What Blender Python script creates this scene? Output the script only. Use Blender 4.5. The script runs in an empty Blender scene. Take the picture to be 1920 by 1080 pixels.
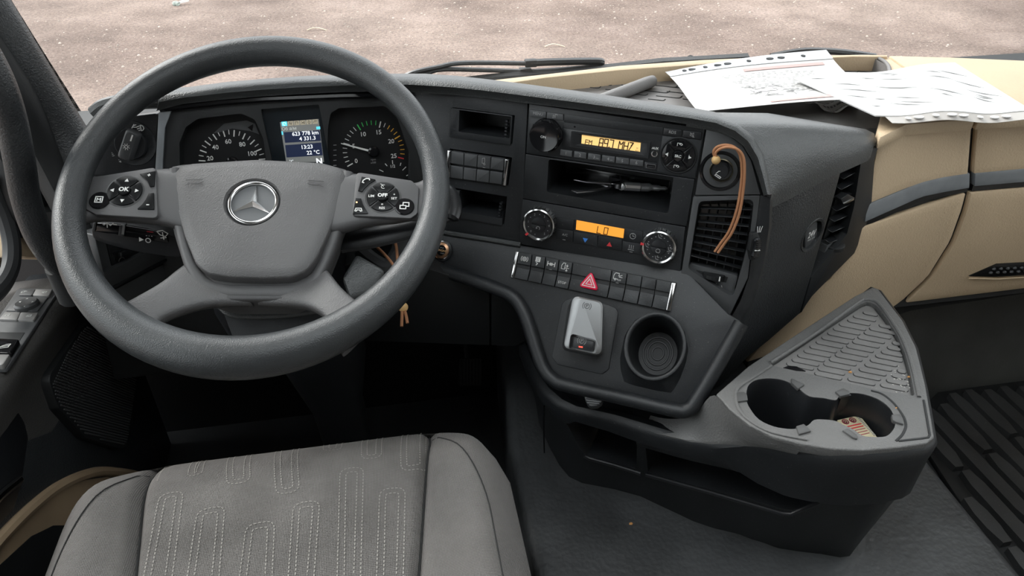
import bpy, bmesh, math, random
from mathutils import Vector as V, Matrix
random.seed(7)
sc = bpy.context.scene
COL = sc.collection
PI = math.pi
R = math.radians

# ------------------------------------------------------------------ camera
F = 1400.0
PIT, YAW = R(35), R(10)
FW = V((math.sin(YAW)*math.cos(PIT), math.cos(YAW)*math.cos(PIT), -math.sin(PIT)))
RT = V((math.cos(YAW), -math.sin(YAW), 0))
UPV = RT.cross(FW)
cd = bpy.data.cameras.new('camera'); cam = bpy.data.objects.new('camera', cd); COL.objects.link(cam)
cam.matrix_world = Matrix((RT, UPV, -FW)).transposed().to_4x4()
cd.sensor_width = 36; cd.lens = F*36/1920; cd.clip_start = .02; cd.clip_end = 200
sc.camera = cam

# ------------------------------------------------------------------ sky and exposure
w = bpy.data.worlds.new('overcast_sky'); sc.world = w; w.use_nodes = True
nt = w.node_tree; nt.nodes.clear()
tc = nt.nodes.new('ShaderNodeTexCoord'); sp = nt.nodes.new('ShaderNodeSeparateXYZ')
mr = nt.nodes.new('ShaderNodeMapRange'); mr.inputs[1].default_value = 0; mr.inputs[2].default_value = 1
mr.inputs[3].default_value = .75; mr.inputs[4].default_value = 1.9
bg = nt.nodes.new('ShaderNodeBackground'); bg.inputs[0].default_value = (.93, .97, 1, 1)
wo = nt.nodes.new('ShaderNodeOutputWorld')
nt.links.new(tc.outputs['Generated'], sp.inputs[0]); nt.links.new(sp.outputs[2], mr.inputs[0])
nt.links.new(mr.outputs[0], bg.inputs[1]); nt.links.new(bg.outputs[0], wo.inputs[0])
SUN = bpy.data.lights.new('veiled_sun', 'SUN'); SUN.energy = 2.6; SUN.angle = R(40); SUN.color = (1, .97, .93)
so = bpy.data.objects.new('veiled_sun', SUN); COL.objects.link(so)
so.rotation_euler = V((.62, -.50, -.62)).to_track_quat('-Z', 'Y').to_euler()
sc.view_settings.view_transform = 'Standard'; sc.view_settings.look = 'None'
sc.view_settings.gamma = 1; sc.view_settings.use_curve_mapping = False
sc.view_settings.exposure = 1.4

# ------------------------------------------------------------------ rays and frames
def ray(u, v): return FW + RT*((u-960)/F) - UPV*((v-540)/F)
def hit(u, v, f, d0=.25, d1=4.0):
    """point on the ray of (u,v) where the surface function f changes sign"""
    r = ray(u, v); n = 160; a = f(r*d0); last = d0
    for i in range(1, n+1):
        d = d0+(d1-d0)*i/n; b = f(r*d)
        if (a < 0) != (b < 0):
            lo, hi = last, d
            for _ in range(30):
                m = (lo+hi)/2
                if (f(r*m) < 0) == (a < 0): lo = m
                else: hi = m
            return r*hi
        last = d; a = b
    return r*d1
def zat(u, v, z):
    r = ray(u, v); return r*(z/r.z)
class Fr:
    """a flat face of the cab: origin, right axis, up axis, outward normal"""
    def __init__(s, o, ax, ay):
        s.o = V(o); s.ax = V(ax).normalized(); s.n = s.ax.cross(V(ay)).normalized(); s.ay = s.n.cross(s.ax)
    def at(s, u, v, h=0):
        r = ray(u, v); o = s.o+s.n*h; return r*(o.dot(s.n)/r.dot(s.n))
    def ab(s, u, v, h=0):
        d = s.at(u, v, h)-s.o; return (d.dot(s.ax), d.dot(s.ay))
    def w(s, a, b, h=0): return s.o+s.ax*a+s.ay*b+s.n*h
    def turned(s, ang): return Fr(s.o, s.ax*math.cos(ang)+s.ay*math.sin(ang), s.ay*math.cos(ang)-s.ax*math.sin(ang))
def fr(o, al, L):
    a, l = R(al), R(L); ax = V((math.cos(a), -math.sin(a), 0))
    n = V((-math.sin(a)*math.cos(l), -math.cos(a)*math.cos(l), math.sin(l)))
    return Fr(o, ax, n.cross(ax))
UP = fr(ray(1157, 300)*1.04, 29.5, 11.5)          # radio / pocket fascia, turned to the driver
CL = fr(UP.at(790, 260), 0, 16)                    # instrument cluster
LO = fr(UP.at(1130, 482), 30, 38.5)                # lower console slope
SD = fr(UP.at(1420, 480)+V((.01, .02, 0)), -28, 0) # passenger side of the console
def HZ(z): return Fr((0, 0, z), (1, 0, 0), (0, 1, 0))
def XP(x): return Fr((x, 0, 0), (0, 1, 0), (0, 0, 1))
def zz(ox, oy, s, pts): return [(ox+x/s, oy+y/s) for x, y in pts]

# ------------------------------------------------------------------ mesh builder
class MB:
    def __init__(s): s.v = []; s.f = []
    def add(s, vs, fs):
        k = len(s.v); s.v += [V(p) for p in vs]; s.f += [tuple(i+k for i in q) for q in fs]; return s
    def rings(s, rs, cap0=True, cap1=True, closed=True):
        n = len(rs[0]); vs = [p for r in rs for p in r]; fs = []
        for k in range(len(rs)-1):
            for i in range(n if closed else n-1):
                j = (i+1) % n; fs.append((k*n+i, k*n+j, (k+1)*n+j, (k+1)*n+i))
        if cap0: fs.append(tuple(range(n))[::-1])
        if cap1: fs.append(tuple((len(rs)-1)*n+i for i in range(n)))
        return s.add(vs, fs)
    def plate(s, fr_, px, h0, h1, r=0, n=4, ab=False, grow=0):
        p = px if ab else [fr_.ab(u, v, h1) for u, v in px]
        if r: p = rnd(p, r, n)
        if grow: p = inset(p, -grow)
        return s.rings([[fr_.w(a, b, h0) for a, b in p], [fr_.w(a, b, h1) for a, b in p]])
    def lathe(s, fr_, c, prof, n=32, hc=0, sx=1, sy=1, ab=False, caps=True):
        a, b = c if ab else fr_.ab(c[0], c[1], hc)
        rs = [[fr_.w(a+sx*rr*math.cos(2*PI*i/n), b+sy*rr*math.sin(2*PI*i/n), h) for i in range(n)] for rr, h in prof]
        return s.rings(rs, caps, caps)
    def tube(s, pts, r, n=8, closed=False, flat=1, nrm=None):
        pts = [V(p) for p in pts]; m = len(pts); rs = []
        rr = r if isinstance(r, (list, tuple)) else [r]*m
        t0 = (pts[1]-pts[0]).normalized()
        u = V(nrm) if nrm else (V((0, 0, 1)) if abs(t0.z) < .9 else V((1, 0, 0)))
        for i in range(m):
            a = pts[(i-1) % m] if closed or i else pts[0]; b = pts[(i+1) % m] if closed or i < m-1 else pts[-1]
            t = (b-a).normalized(); u = (u-t*u.dot(t)).normalized(); x = t.cross(u)
            rs.append([pts[i]+(x*math.cos(2*PI*k/n)+u*flat*math.sin(2*PI*k/n))*rr[i] for k in range(n)])
            if nrm: u = V(nrm)
        if closed: rs.append(rs[0]); return s.rings(rs, False, False)
        return s.rings(rs)
    def ball(s, c, r, n=12, sx=1, sy=1, sz=1):
        c = V(c); rs = []
        for k in range(1, n//2):
            th = PI*k/(n//2)
            rs.append([c+V((sx*r*math.sin(th)*math.cos(2*PI*i/n), sy*r*math.sin(th)*math.sin(2*PI*i/n), sz*r*math.cos(th))) for i in range(n)])
        return s.rings(rs)
    def grid(s, fn, ns, nt, thick=None):
        """fn(s,t)->point; thick: vector function or vector for the back side"""
        P = [[V(fn(i/ns, j/nt)) for j in range(nt+1)] for i in range(ns+1)]
        vs = [p for r_ in P for p in r_]; m = nt+1
        fs = [(i*m+j, (i+1)*m+j, (i+1)*m+j+1, i*m+j+1) for i in range(ns) for j in range(nt)]
        if thick is not None:
            k = len(vs); tv = V(thick)
            vs += [p+tv for p in vs]
            fs += [tuple(q+k for q in f)[::-1] for f in fs]
            edge = [i*m for i in range(ns+1)]+[ns*m+j for j in range(1, m)]+[i*m+nt for i in range(ns-1, -1, -1)]+[j for j in range(nt-1, 0, -1)]
            for a, b in zip(edge, edge[1:]+edge[:1]): fs.append((b, a, a+k, b+k))
        return s.add(vs, fs)
    def box(s, c, x, y, z):
        """box from a centre and three half vectors"""
        c, x, y, z = V(c), V(x), V(y), V(z)
        return s.rings([[c-x-y+k*z, c+x-y+k*z, c+x+y+k*z, c-x+y+k*z] for k in (-1, 1)])
    def dome(s, fr_, px, h0, h1, rise, r=0, levels=5, soft=.05, n=4):
        p = [fr_.ab(u, v, h1) for u, v in px]
        if r: p = rnd(p, r, n)
        p = resample(p, max(len(p), 40))
        cx = sum(a for a, b in p)/len(p); cy = sum(b for a, b in p)/len(p)
        st = [(1, h0), (1, h1-.004), (.994, h1-.0015), (.98, h1)]
        for k in range(1, levels+1):
            f = 1-k/levels*.97; st.append((f*.98, h1+rise*(1-f*f)))
        return s.rings([[fr_.w(cx+(a-cx)*f, cy+(b-cy)*f, h) for a, b in p] for f, h in st])

def rnd(p, r, n=4):
    out = []; m = len(p)
    for i in range(m):
        c = V(p[i]); a = V(p[i-1]); b = V(p[(i+1) % m]); rr = r[i] if isinstance(r, (list, tuple)) else r
        da, db = a-c, b-c; la, lb = da.length, db.length
        if rr <= 0 or la < 1e-7 or lb < 1e-7: out.append((c.x, c.y)); continue
        ang = da.angle(db)
        if ang > 3.05: out.append((c.x, c.y)); continue
        t = min(rr/max(math.tan(ang/2), .05), la*.48, lb*.48)
        p0, p1 = c+da/la*t, c+db/lb*t
        for k in range(n+1):
            f = k/n; q = p0*(1-f)**2+c*2*f*(1-f)+p1*f*f; out.append((q.x, q.y))
    return out
def resample(p, n):
    L = [0]; m = len(p)
    for i in range(m): L.append(L[-1]+(V(p[(i+1) % m])-V(p[i])).length)
    out = []; k = 0
    for i in range(n):
        d = L[-1]*i/n
        while L[k+1] < d: k += 1
        f = (d-L[k])/max(L[k+1]-L[k], 1e-9); q = V(p[k]).lerp(V(p[(k+1) % m]), f); out.append((q.x, q.y))
    return out
def inset(p, d):
    out = []; m = len(p)
    ar = sum(p[i][0]*p[(i+1) % m][1]-p[(i+1) % m][0]*p[i][1] for i in range(m))
    sg = 1 if ar > 0 else -1
    for i in range(m):
        a, c, b = V(p[i-1]), V(p[i]), V(p[(i+1) % m])
        t1, t2 = (c-a), (b-c)
        if t1.length < 1e-8 or t2.length < 1e-8: out.append(tuple(c)); continue
        t1.normalize(); t2.normalize(); n1 = V((-t1.y, t1.x))*sg; n2 = V((-t2.y, t2.x))*sg
        k = (n1+n2); k = k/max(k.length_squared, .3)*2*.5*2
        q = c+k*d*.5*1.0 if False else c+(n1+n2)/max(1+n1.dot(n2), .35)*d
        out.append((q.x, q.y))
    return out
def spline(pts, n=8, closed=False):
    """Catmull-Rom through points (tuples or vectors)"""
    P = [V(p) for p in pts]; m = len(P); out = []
    for i in range(m if closed else m-1):
        p0 = P[i-1] if closed or i else P[0]*2-P[1]
        p1, p2 = P[i], P[(i+1) % m]
        p3 = P[(i+2) % m] if closed or i+2 < m else P[-1]*2-P[-2]
        for k in range(n):
            t = k/n
            out.append(.5*((2*p1)+(p2-p0)*t+(2*p0-5*p1+4*p2-p3)*t*t+(3*p1-p0-3*p2+p3)*t**3))
    if not closed: out.append(P[-1])
    return out
def poly_at(P, t):
    """point at fraction t along a polyline, by length"""
    P = [V(p) for p in P]; L = [0]
    for a, b in zip(P, P[1:]): L.append(L[-1]+(b-a).length)
    d = max(0, min(1, t))*L[-1]
    for k in range(len(P)-1):
        if d <= L[k+1] or k == len(P)-2: return P[k].lerp(P[k+1], (d-L[k])/max(L[k+1]-L[k], 1e-9))

# ------------------------------------------------------------------ objects
ORG = {}
def thing(name, label, cat, loc, group=None, kind=None):
    o = bpy.data.objects.new(name, None); COL.objects.link(o); o.empty_display_size = .02
    o.location = V(loc); ORG[o.name] = V(loc)
    if label: o['label'] = label
    if cat: o['category'] = cat
    if group: o['group'] = group
    if kind: o['kind'] = kind
    return o
def finish(me, bevel=0, seg=2, smooth=35, ang=38):
    bm = bmesh.new(); bm.from_mesh(me)
    bmesh.ops.remove_doubles(bm, verts=bm.verts, dist=1e-6)
    bmesh.ops.recalc_face_normals(bm, faces=bm.faces)
    if bevel:
        es = [e for e in bm.edges if len(e.link_faces) == 2 and e.calc_face_angle(0) > R(ang)]
        if es: bmesh.ops.bevel(bm, geom=es, offset=bevel, segments=seg, profile=.5, affect='EDGES', clamp_overlap=True)
    bm.to_mesh(me); bm.free()
    if smooth:
        for p in me.polygons: p.use_smooth = True
        me.set_sharp_from_angle(angle=R(smooth))
def obj(name, mb, mat, parent=None, bevel=0, seg=2, smooth=35, label=None, cat=None, group=None, kind=None, org=None, ang=38):
    if parent is not None: o0 = ORG[parent.name]
    elif org is not None: o0 = V(org)
    else:
        xs = [p for p in mb.v]; o0 = V((sum(p.x for p in xs)/len(xs), sum(p.y for p in xs)/len(xs), min(p.z for p in xs)))
    me = bpy.data.meshes.new(name); me.from_pydata([tuple(p-o0) for p in mb.v], [], mb.f); me.update()
    finish(me, bevel, seg, smooth, ang)
    o = bpy.data.objects.new(name, me); COL.objects.link(o); me.materials.append(mat)
    if parent is not None: o.parent = parent
    else: o.location = o0
    ORG[o.name] = o0
    if label: o['label'] = label
    if cat: o['category'] = cat
    if group: o['group'] = group
    if kind: o['kind'] = kind
    return o
def cut(o, mb, smooth=35):
    o0 = ORG[o.name]
    me = bpy.data.meshes.new('cutter'); me.from_pydata([tuple(p-o0) for p in mb.v], [], mb.f); finish(me, smooth=0)
    c = bpy.data.objects.new('cutter', me); COL.objects.link(c); c.location = o0
    par = o.parent; o.parent = None; o.location = o0
    m = o.modifiers.new('b', 'BOOLEAN'); m.object = c; m.solver = 'EXACT'; m.operation = 'DIFFERENCE'; m.use_self = True
    dg = bpy.context.evaluated_depsgraph_get(); dg.update()
    nm = bpy.data.meshes.new_from_object(o.evaluated_get(dg))
    o.modifiers.clear(); old = o.data; o.data = nm; nm.name = old.name; bpy.data.meshes.remove(old)
    if par is not None: o.parent = par; o.location = (0, 0, 0)
    bpy.data.objects.remove(c); bpy.data.meshes.remove(me)
    for p in nm.polygons: p.use_smooth = True
    nm.set_sharp_from_angle(angle=R(smooth))
TXT = {}
def text(s, fr_, u, v, size, mat, parent, h=0, rot=0, bold=0, name='lettering', ab=False, align='CENTER', sx=1):
    """lettering with cap height `size` metres, centred on pixel (u,v) of the face"""
    key = (s, bold, align)
    if key not in TXT:
        c = bpy.data.curves.new('t', 'FONT'); c.body = s; c.size = 1; c.align_x = align; c.align_y = 'CENTER'; c.offset = bold; c.resolution_u = 2
        t = bpy.data.objects.new('t', c); COL.objects.link(t)
        dg = bpy.context.evaluated_depsgraph_get(); me = bpy.data.meshes.new_from_object(t.evaluated_get(dg))
        TXT[key] = ([q.co.copy() for q in me.vertices], [tuple(p.vertices) for p in me.polygons])
        bpy.data.objects.remove(t); bpy.data.curves.remove(c); bpy.data.meshes.remove(me)
    vs, fs = TXT[key]
    a0, b0 = (u, v) if ab else fr_.ab(u, v, h)
    k = size/.70; cr, sr = math.cos(rot), math.sin(rot); mb = MB()
    pts = []
    for q in vs:
        x, y = q.x*k*sx, q.y*k; pts.append(fr_.w(a0+x*cr-y*sr, b0+x*sr+y*cr, h+.0002))
    mb.add(pts, fs)
    o = obj(name, mb, mat, parent, smooth=0)
    for p in o.data.polygons:
        pass
    return o
def strokes(mb, fr_, a0, b0, size, sk, wd, h, rot=0):
    cr, sr = math.cos(rot), math.sin(rot)
    for pl in sk:
        P = [V((a0+size*(x*cr-y*sr), b0+size*(x*sr+y*cr))) for x, y in pl]
        for a, b in zip(P, P[1:]):
            d = b-a
            if d.length < 1e-7: continue
            d.normalize(); n = V((-d.y, d.x))*wd/2; e = d*wd*.35
            mb.rings([[fr_.w(*(q), h+z) for q in (a-e-n, b+e-n, b+e+n, a-e+n)] for z in (-.0002, .0003)])
def symbol(fr_, u, v, size, sk, mat, parent, h=0, wd=.0008, rot=0, name='symbol', ab=False):
    a, b = (u, v) if ab else fr_.ab(u, v, h)
    mb = MB(); strokes(mb, fr_, a, b, size, sk, wd, h, rot)
    return obj(name, mb, mat, parent, smooth=0)
def arc(cx, cy, r, a0, a1, n=10): return [(cx+r*math.cos(R(a0+(a1-a0)*i/n)), cy+r*math.sin(R(a0+(a1-a0)*i/n))) for i in range(n+1)]
def tri(fr_, u, v, s, rot, mat, parent, h, name='symbol', ab=False):
    a, b = (u, v) if ab else fr_.ab(u, v, h)
    p = [(a+s*math.cos(rot+k*2*PI/3), b+s*math.sin(rot+k*2*PI/3)) for k in range(3)]
    return obj(name, MB().plate(fr_, p, h-.0004, h+.0003, ab=True), mat, parent, smooth=0)
def patch(topc, botc, surf, ns, nt, back, proud=0, pd=(0, -1, 0)):
    """solid shell between two pixel curves on a curved surface"""
    def fn(s, t):
        a = poly_at(topc, s); b = poly_at(botc, s); q = a.lerp(b, t)
        return hit(q.x, q.y, surf)+V(pd)*proud
    return MB().grid(fn, ns, nt, back)

# ------------------------------------------------------------------ materials
MT = {}
def mat(name, col, rough=.5, metal=0, bump=0, bscale=600, btype='noise', var=0, vscale=8, col2=None, spec=.5, coat=0, emit=0, dust=0):
    m = bpy.data.materials.new(name); m.use_nodes = True; t = m.node_tree; b = t.nodes['Principled BSDF']
    b.inputs['Base Color'].default_value = (*col, 1); b.inputs['Roughness'].default_value = rough; b.inputs['Metallic'].default_value = metal
    b.inputs['Specular IOR Level'].default_value = spec; b.inputs['Coat Weight'].default_value = coat
    if emit: b.inputs['Emission Color'].default_value = (*col, 1); b.inputs['Emission Strength'].default_value = emit
    co = t.nodes.new('ShaderNodeTexCoord')
    if var or col2 or dust:
        n = t.nodes.new('ShaderNodeTexNoise'); n.inputs['Scale'].default_value = vscale; n.inputs['Detail'].default_value = 6
        t.links.new(co.outputs['Object'], n.inputs['Vector'])
        rp = t.nodes.new('ShaderNodeValToRGB'); e = rp.color_ramp.elements
        c2 = col2 or tuple(min(1, c*(1+var)) for c in col); c1 = col if col2 else tuple(c*(1-var) for c in col)
        e[0].position = .35; e[1].position = .65; e[0].color = (*c1, 1); e[1].color = (*c2, 1)
        t.links.new(n.outputs['Fac'], rp.inputs[0]); last = rp.outputs[0]
        if dust:
            n2 = t.nodes.new('ShaderNodeTexNoise'); n2.inputs['Scale'].default_value = 420; n2.inputs['Detail'].default_value = 2
            t.links.new(co.outputs['Object'], n2.inputs['Vector'])
            r2 = t.nodes.new('ShaderNodeMapRange'); r2.inputs[1].default_value = .68; r2.inputs[2].default_value = .78; r2.inputs[4].default_value = dust
            t.links.new(n2.outputs['Fac'], r2.inputs[0])
            mx = t.nodes.new('ShaderNodeMixRGB'); mx.inputs[2].default_value = (.35, .33, .30, 1)
            t.links.new(r2.outputs[0], mx.inputs[0]); t.links.new(last, mx.inputs[1]); last = mx.outputs[0]
        t.links.new(last, b.inputs['Base Color'])
    if bump:
        bp = t.nodes.new('ShaderNodeBump'); bp.inputs['Strength'].default_value = bump; bp.inputs['Distance'].default_value = .0010
        if btype == 'grain':
            x = t.nodes.new('ShaderNodeTexVoronoi'); x.inputs['Scale'].default_value = bscale; x.feature = 'SMOOTH_F1'
            nz = t.nodes.new('ShaderNodeTexNoise'); nz.inputs['Scale'].default_value = bscale*.6; nz.inputs['Detail'].default_value = 3
            t.links.new(co.outputs['Object'], nz.inputs['Vector'])
            ad = t.nodes.new('ShaderNodeMath'); ad.operation = 'MULTIPLY_ADD'; ad.inputs[1].default_value = .6
            t.links.new(co.outputs['Object'], x.inputs['Vector']); t.links.new(x.outputs['Distance'], ad.inputs[0]); t.links.new(nz.outputs['Fac'], ad.inputs[2]); src = ad.outputs[0]
        elif btype == 'weave':
            w1 = t.nodes.new('ShaderNodeTexWave'); w1.inputs['Scale'].default_value = bscale; w1.bands_direction = 'X'; w1.inputs['Distortion'].default_value = .6; w1.inputs['Detail Scale'].default_value = 40
            w2 = t.nodes.new('ShaderNodeTexWave'); w2.inputs['Scale'].default_value = bscale*.8; w2.bands_direction = 'Y'; w2.inputs['Distortion'].default_value = .6; w2.inputs['Detail Scale'].default_value = 40
            ad = t.nodes.new('ShaderNodeMath'); ad.operation = 'ADD'
            for q, i in ((w1, 0), (w2, 1)): t.links.new(co.outputs['Object'], q.inputs['Vector']); t.links.new(q.outputs['Fac'], ad.inputs[i])
            src = ad.outputs[0]
            m3 = t.nodes.new('ShaderNodeMapRange'); m3.inputs[2].default_value = 2; m3.inputs[3].default_value = .62; m3.inputs[4].default_value = 1.3; t.links.new(src, m3.inputs[0])
            m4 = t.nodes.new('ShaderNodeMixRGB'); m4.blend_type = 'MULTIPLY'; m4.inputs[0].default_value = 1; t.links.new(last, m4.inputs[1]); t.links.new(m3.outputs[0], m4.inputs[2]); t.links.new(m4.outputs[0], b.inputs['Base Color'])
        else:
            x = t.nodes.new('ShaderNodeTexNoise'); x.inputs['Scale'].default_value = bscale; x.inputs['Detail'].default_value = 4
            t.links.new(co.outputs['Object'], x.inputs['Vector']); src = x.outputs['Fac']
        t.links.new(src, bp.inputs['Height']); t.links.new(bp.outputs[0], b.inputs['Normal'])
    MT[name] = m; return m
plastic = mat('black_plastic', (.0135, .015, .017), .46, bump=.25, bscale=900, var=.25, dust=.25)
plastic2 = mat('satin_black_plastic', (.014, .015, .017), .34, bump=.08, bscale=1200, var=.2, dust=.15)
gloss = mat('gloss_black', (.008, .008, .009), .12)
keyblack = mat('key_black', (.007, .0075, .008), .32, spec=.22)
dark = mat('deep_black_plastic', (.010, .011, .012), .6, bump=.2, bscale=700)
leather = mat('black_grained_leather', (.056, .059, .060), .40, bump=.6, bscale=700, btype='grain', var=.15)  # black leather, base lifted part-way to stand for sky glare
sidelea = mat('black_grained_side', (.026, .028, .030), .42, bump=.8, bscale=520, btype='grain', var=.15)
rimmat = mat('worn_grey_leather', (.036, .039, .041), .36, bump=.45, bscale=1000, btype='grain', var=.25, vscale=6)
hubmat = mat('grey_grained_hub', (.088, .086, .087), .46, bump=.5, bscale=850, btype='grain', var=.08)
spoke = mat('grey_satin_plastic', (.078, .077, .079), .45, bump=.2, bscale=900)
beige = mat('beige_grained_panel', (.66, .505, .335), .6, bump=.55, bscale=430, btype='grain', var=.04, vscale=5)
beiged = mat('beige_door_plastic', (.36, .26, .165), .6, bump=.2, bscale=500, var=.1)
greytrim = mat('grey_foil_trim', (.23, .245, .26), .42, bump=.06, bscale=300, var=.12, vscale=30)
fabric = mat('grey_woven_fabric', (.185, .174, .166), .92, bump=.8, bscale=170, btype='weave', var=.14, vscale=11, spec=.15)
fabric2 = mat('grey_bolster_fabric', (.178, .168, .161), .92, bump=.7, bscale=200, btype='weave', var=.10, vscale=9, spec=.15)
thread = mat('pale_thread', (.30, .285, .26), .9)
seam = mat('dark_seam', (.02, .02, .02), .9)
silver = mat('brushed_silver', (.36, .365, .37), .40, metal=1, bump=.05, bscale=800)
chrome = mat('chrome', (.62, .62, .62), .16, metal=1)
steel = mat('dull_steel', (.38, .38, .39), .35, metal=1)
white = mat('white_print', (.72, .72, .70), .6)
offwhite = mat('dim_print', (.33, .33, .33), .6)
red = mat('hazard_red', (.72, .012, .06), .35)
redp = mat('red_print', (.65, .04, .05), .5)
bluep = mat('blue_print', (.05, .22, .65), .5)
lcd = mat('amber_display', (.86, .55, .20), .4, emit=.28)
lcdo = mat('orange_display', (.86, .33, .04), .4, emit=.28)
lcdink = mat('lcd_ink', (.05, .02, .005), .5)
keygrey = mat('grey_key', (.062, .064, .067), .45, bump=.1, bscale=900)
cordm = mat('tan_leather_cord', (.42, .19, .09), .7, bump=.5, bscale=900)
wood = mat('pale_wood', (.62, .40, .17), .55, var=.15, vscale=60)
mattray = mat('grey_rubber_tray', (.185, .18, .176), .7, bump=.3, bscale=700, var=.2, dust=.6)  # grey rubber, base lifted to stand for strong sky light from above
trayshell = mat('grey_grained_tray', (.135, .134, .132), .58, bump=.7, bscale=480, btype='grain', var=.1)  # grey deck grain lightened, overhead sky light put into the colour
armm = mat('sky_lit_armrest_grain', (.075, .072, .069), .42, bump=.6, bscale=520, btype='grain', var=.1)  # door's black, lightened to stand for sky reflected on the armrest top
topblk = mat('dash_top_sky_glare', (.22, .21, .205), .55, bump=.3, bscale=600, btype='grain')  # black tray, base raised to stand for sky glare through the windscreen
floorm = mat('pebbled_grey_vinyl', (.044, .046, .048), .5, bump=1, bscale=150, btype='grain', var=.35, vscale=7)
rubber = mat('black_rubber', (.022, .023, .024), .55, bump=.2, bscale=500, var=.3, dust=.35)
rubberseal = mat('rubber_seal', (.045, .047, .050), .6)
cloth = mat('cab_lining', (.42, .40, .37), .9)
paper = mat('white_paper', (.68, .67, .655), .7, bump=.15, bscale=60)
paperpink = mat('pale_pink_print', (.66, .42, .40), .7)
ink = mat('grey_ink', (.26, .26, .27), .8)
card = mat('cream_card', (.62, .55, .36), .75, var=.06)
# ================================================================== SETTING
GZ = -2.75
gm = bpy.data.materials.new('dusty_ground'); gm.use_nodes = True
t = gm.node_tree; bs = t.nodes['Principled BSDF']; bs.inputs['Roughness'].default_value = .95; bs.inputs['Specular IOR Level'].default_value = .1
co = t.nodes.new('ShaderNodeTexCoord')
def nz(scale, det=4, rough=.6):
    n = t.nodes.new('ShaderNodeTexNoise'); n.inputs['Scale'].default_value = scale; n.inputs['Detail'].default_value = det; n.inputs['Roughness'].default_value = rough
    t.links.new(co.outputs['Object'], n.inputs['Vector']); return n.outputs['Fac']
def ramp(src, st):
    r_ = t.nodes.new('ShaderNodeValToRGB'); e = r_.color_ramp.elements
    e[0].position, e[0].color = st[0][0], (*st[0][1], 1); e[1].position, e[1].color = st[-1][0], (*st[-1][1], 1)
    for p_, c_ in st[1:-1]: k = e.new(p_); k.color = (*c_, 1)
    t.links.new(src, r_.inputs[0]); return r_.outputs[0]
def mixc(f, a, b, mode='MIX'):
    m_ = t.nodes.new('ShaderNodeMixRGB'); m_.blend_type = mode
    for i_, s_ in ((0, f), (1, a), (2, b)):
        if isinstance(s_, (float, int)): m_.inputs[i_].default_value = s_
        elif isinstance(s_, tuple): m_.inputs[i_].default_value = (*s_, 1)
        else: t.links.new(s_, m_.inputs[i_])
    return m_.outputs[0]
base = ramp(nz(1.1, 8, .65), [(.30, (0.122, 0.095, 0.083)), (.5, (0.172, 0.134, 0.116)), (.7, (0.222, 0.176, 0.155))])
grit = ramp(nz(26, 6, .75), [(.34, (.42, .40, .40)), (.5, (1, 1, 1)), (.66, (1.35, 1.3, 1.2))])
c_ = mixc(.75, base, grit, 'MULTIPLY')
speck = ramp(nz(48, 2), [(.63, (0, 0, 0)), (.70, (1, 1, 1))])
lowf = ramp(nz(.32, 3), [(.40, (.72, .70, .70)), (.60, (1.08, 1.08, 1.08))])
c_ = mixc(1.0, c_, lowf, 'MULTIPLY')
c_ = mixc(speck, c_, (.33, .28, .235))
t.links.new(c_, bs.inputs['Base Color'])
bp = t.nodes.new('ShaderNodeBump'); bp.inputs['Strength'].default_value = .8; bp.inputs['Distance'].default_value = .03
t.links.new(nz(18, 6, .7), bp.inputs['Height']); t.links.new(bp.outputs[0], bs.inputs['Normal'])
obj('ground', MB().grid(lambda s, q: V((-40+80*s, -40+90*q, GZ)), 40, 45), gm, kind='structure', smooth=0)
# stones strewn over the yard: real pebbles, nobody could count them
peb = mat('pale_pebble', (.27, .225, .19), .9, var=.35, vscale=3)
mb = MB()
for i in range(1500):
    x, y = random.uniform(-4.5, 7), random.uniform(2.2, 11); s = random.uniform(.006, .02)
    mb.rings([[V((x+s*k*math.cos(a+i), y+s*k*math.sin(a+i), GZ+z*s)) for a in (0, 1.3, 2.5, 3.9, 5.1)] for k, z in ((1, 0), (.55, .55))])
obj('gravel', mb, peb, kind='stuff', label='pale pebbles strewn over the dusty yard beyond the windscreen', cat='gravel', smooth=0)

# cab shell
tun = [zat(955, 715, -.98), zat(945, 880, -.98), zat(985, 1080, -.98)]
XL, XR, YB, ZC = -.66, 1.62, -1.0, .62
mb = MB(); mb.box((.05, .15, -1.28), (.75, 0, 0), (0, 1.25, 0), (0, 0, .02))
obj('floor', mb, rubber, kind='structure')
# engine tunnel covered in pebbled vinyl, between driver footwell and passenger mat
tl = [(.14, -.9), (.145, .3), (.15, .70), (.155, .92), (.18, 1.10), (.20, 1.35)]
trr = [zat(1910, 1062, -.98), zat(1760, 880, -.98)]
dirx = (trr[1]-trr[0]); tr_ = [(trr[0]-dirx*3.5), trr[0], trr[1], trr[1]+dirx*.6]
tr_ = [(p.x, p.y) for p in tr_]+[(tr_[-1].x, 1.35)]
ring = [V((x, y, 0)) for x, y in tl]+[V((x, y, 0)) for x, y in tr_[::-1]]
mb = MB(); mb.rings([[p+V((0, 0, z)) for p in ring] for z in (-1.3, -.98)])
obj('engine_tunnel', mb, floorm, kind='structure', bevel=.02, seg=3)
PF = -1.10
mb = MB(); mb.box((1.2, .2, PF-.03), (.6, 0, 0), (0, 1.3, 0), (0, 0, .02)); obj('floor', mb, floorm, kind='structure')
mb = MB(); mb.box((.4, 1.36, -1.0), (1.3, 0, 0), (0, .02, 0), (0, 0, .42)); obj('wall_front', mb, dark, kind='structure')
mb = MB(); mb.box((.48, YB, -.35), (1.2, 0, 0), (0, .02, 0), (0, 0, 1.0)); obj('wall_back', mb, cloth, kind='structure')
mb = MB(); mb.box((.48, .15, ZC), (1.2, 0, 0), (0, 1.2, 0), (0, 0, .02)); ce = obj('ceiling', mb, cloth, kind='structure')
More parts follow.
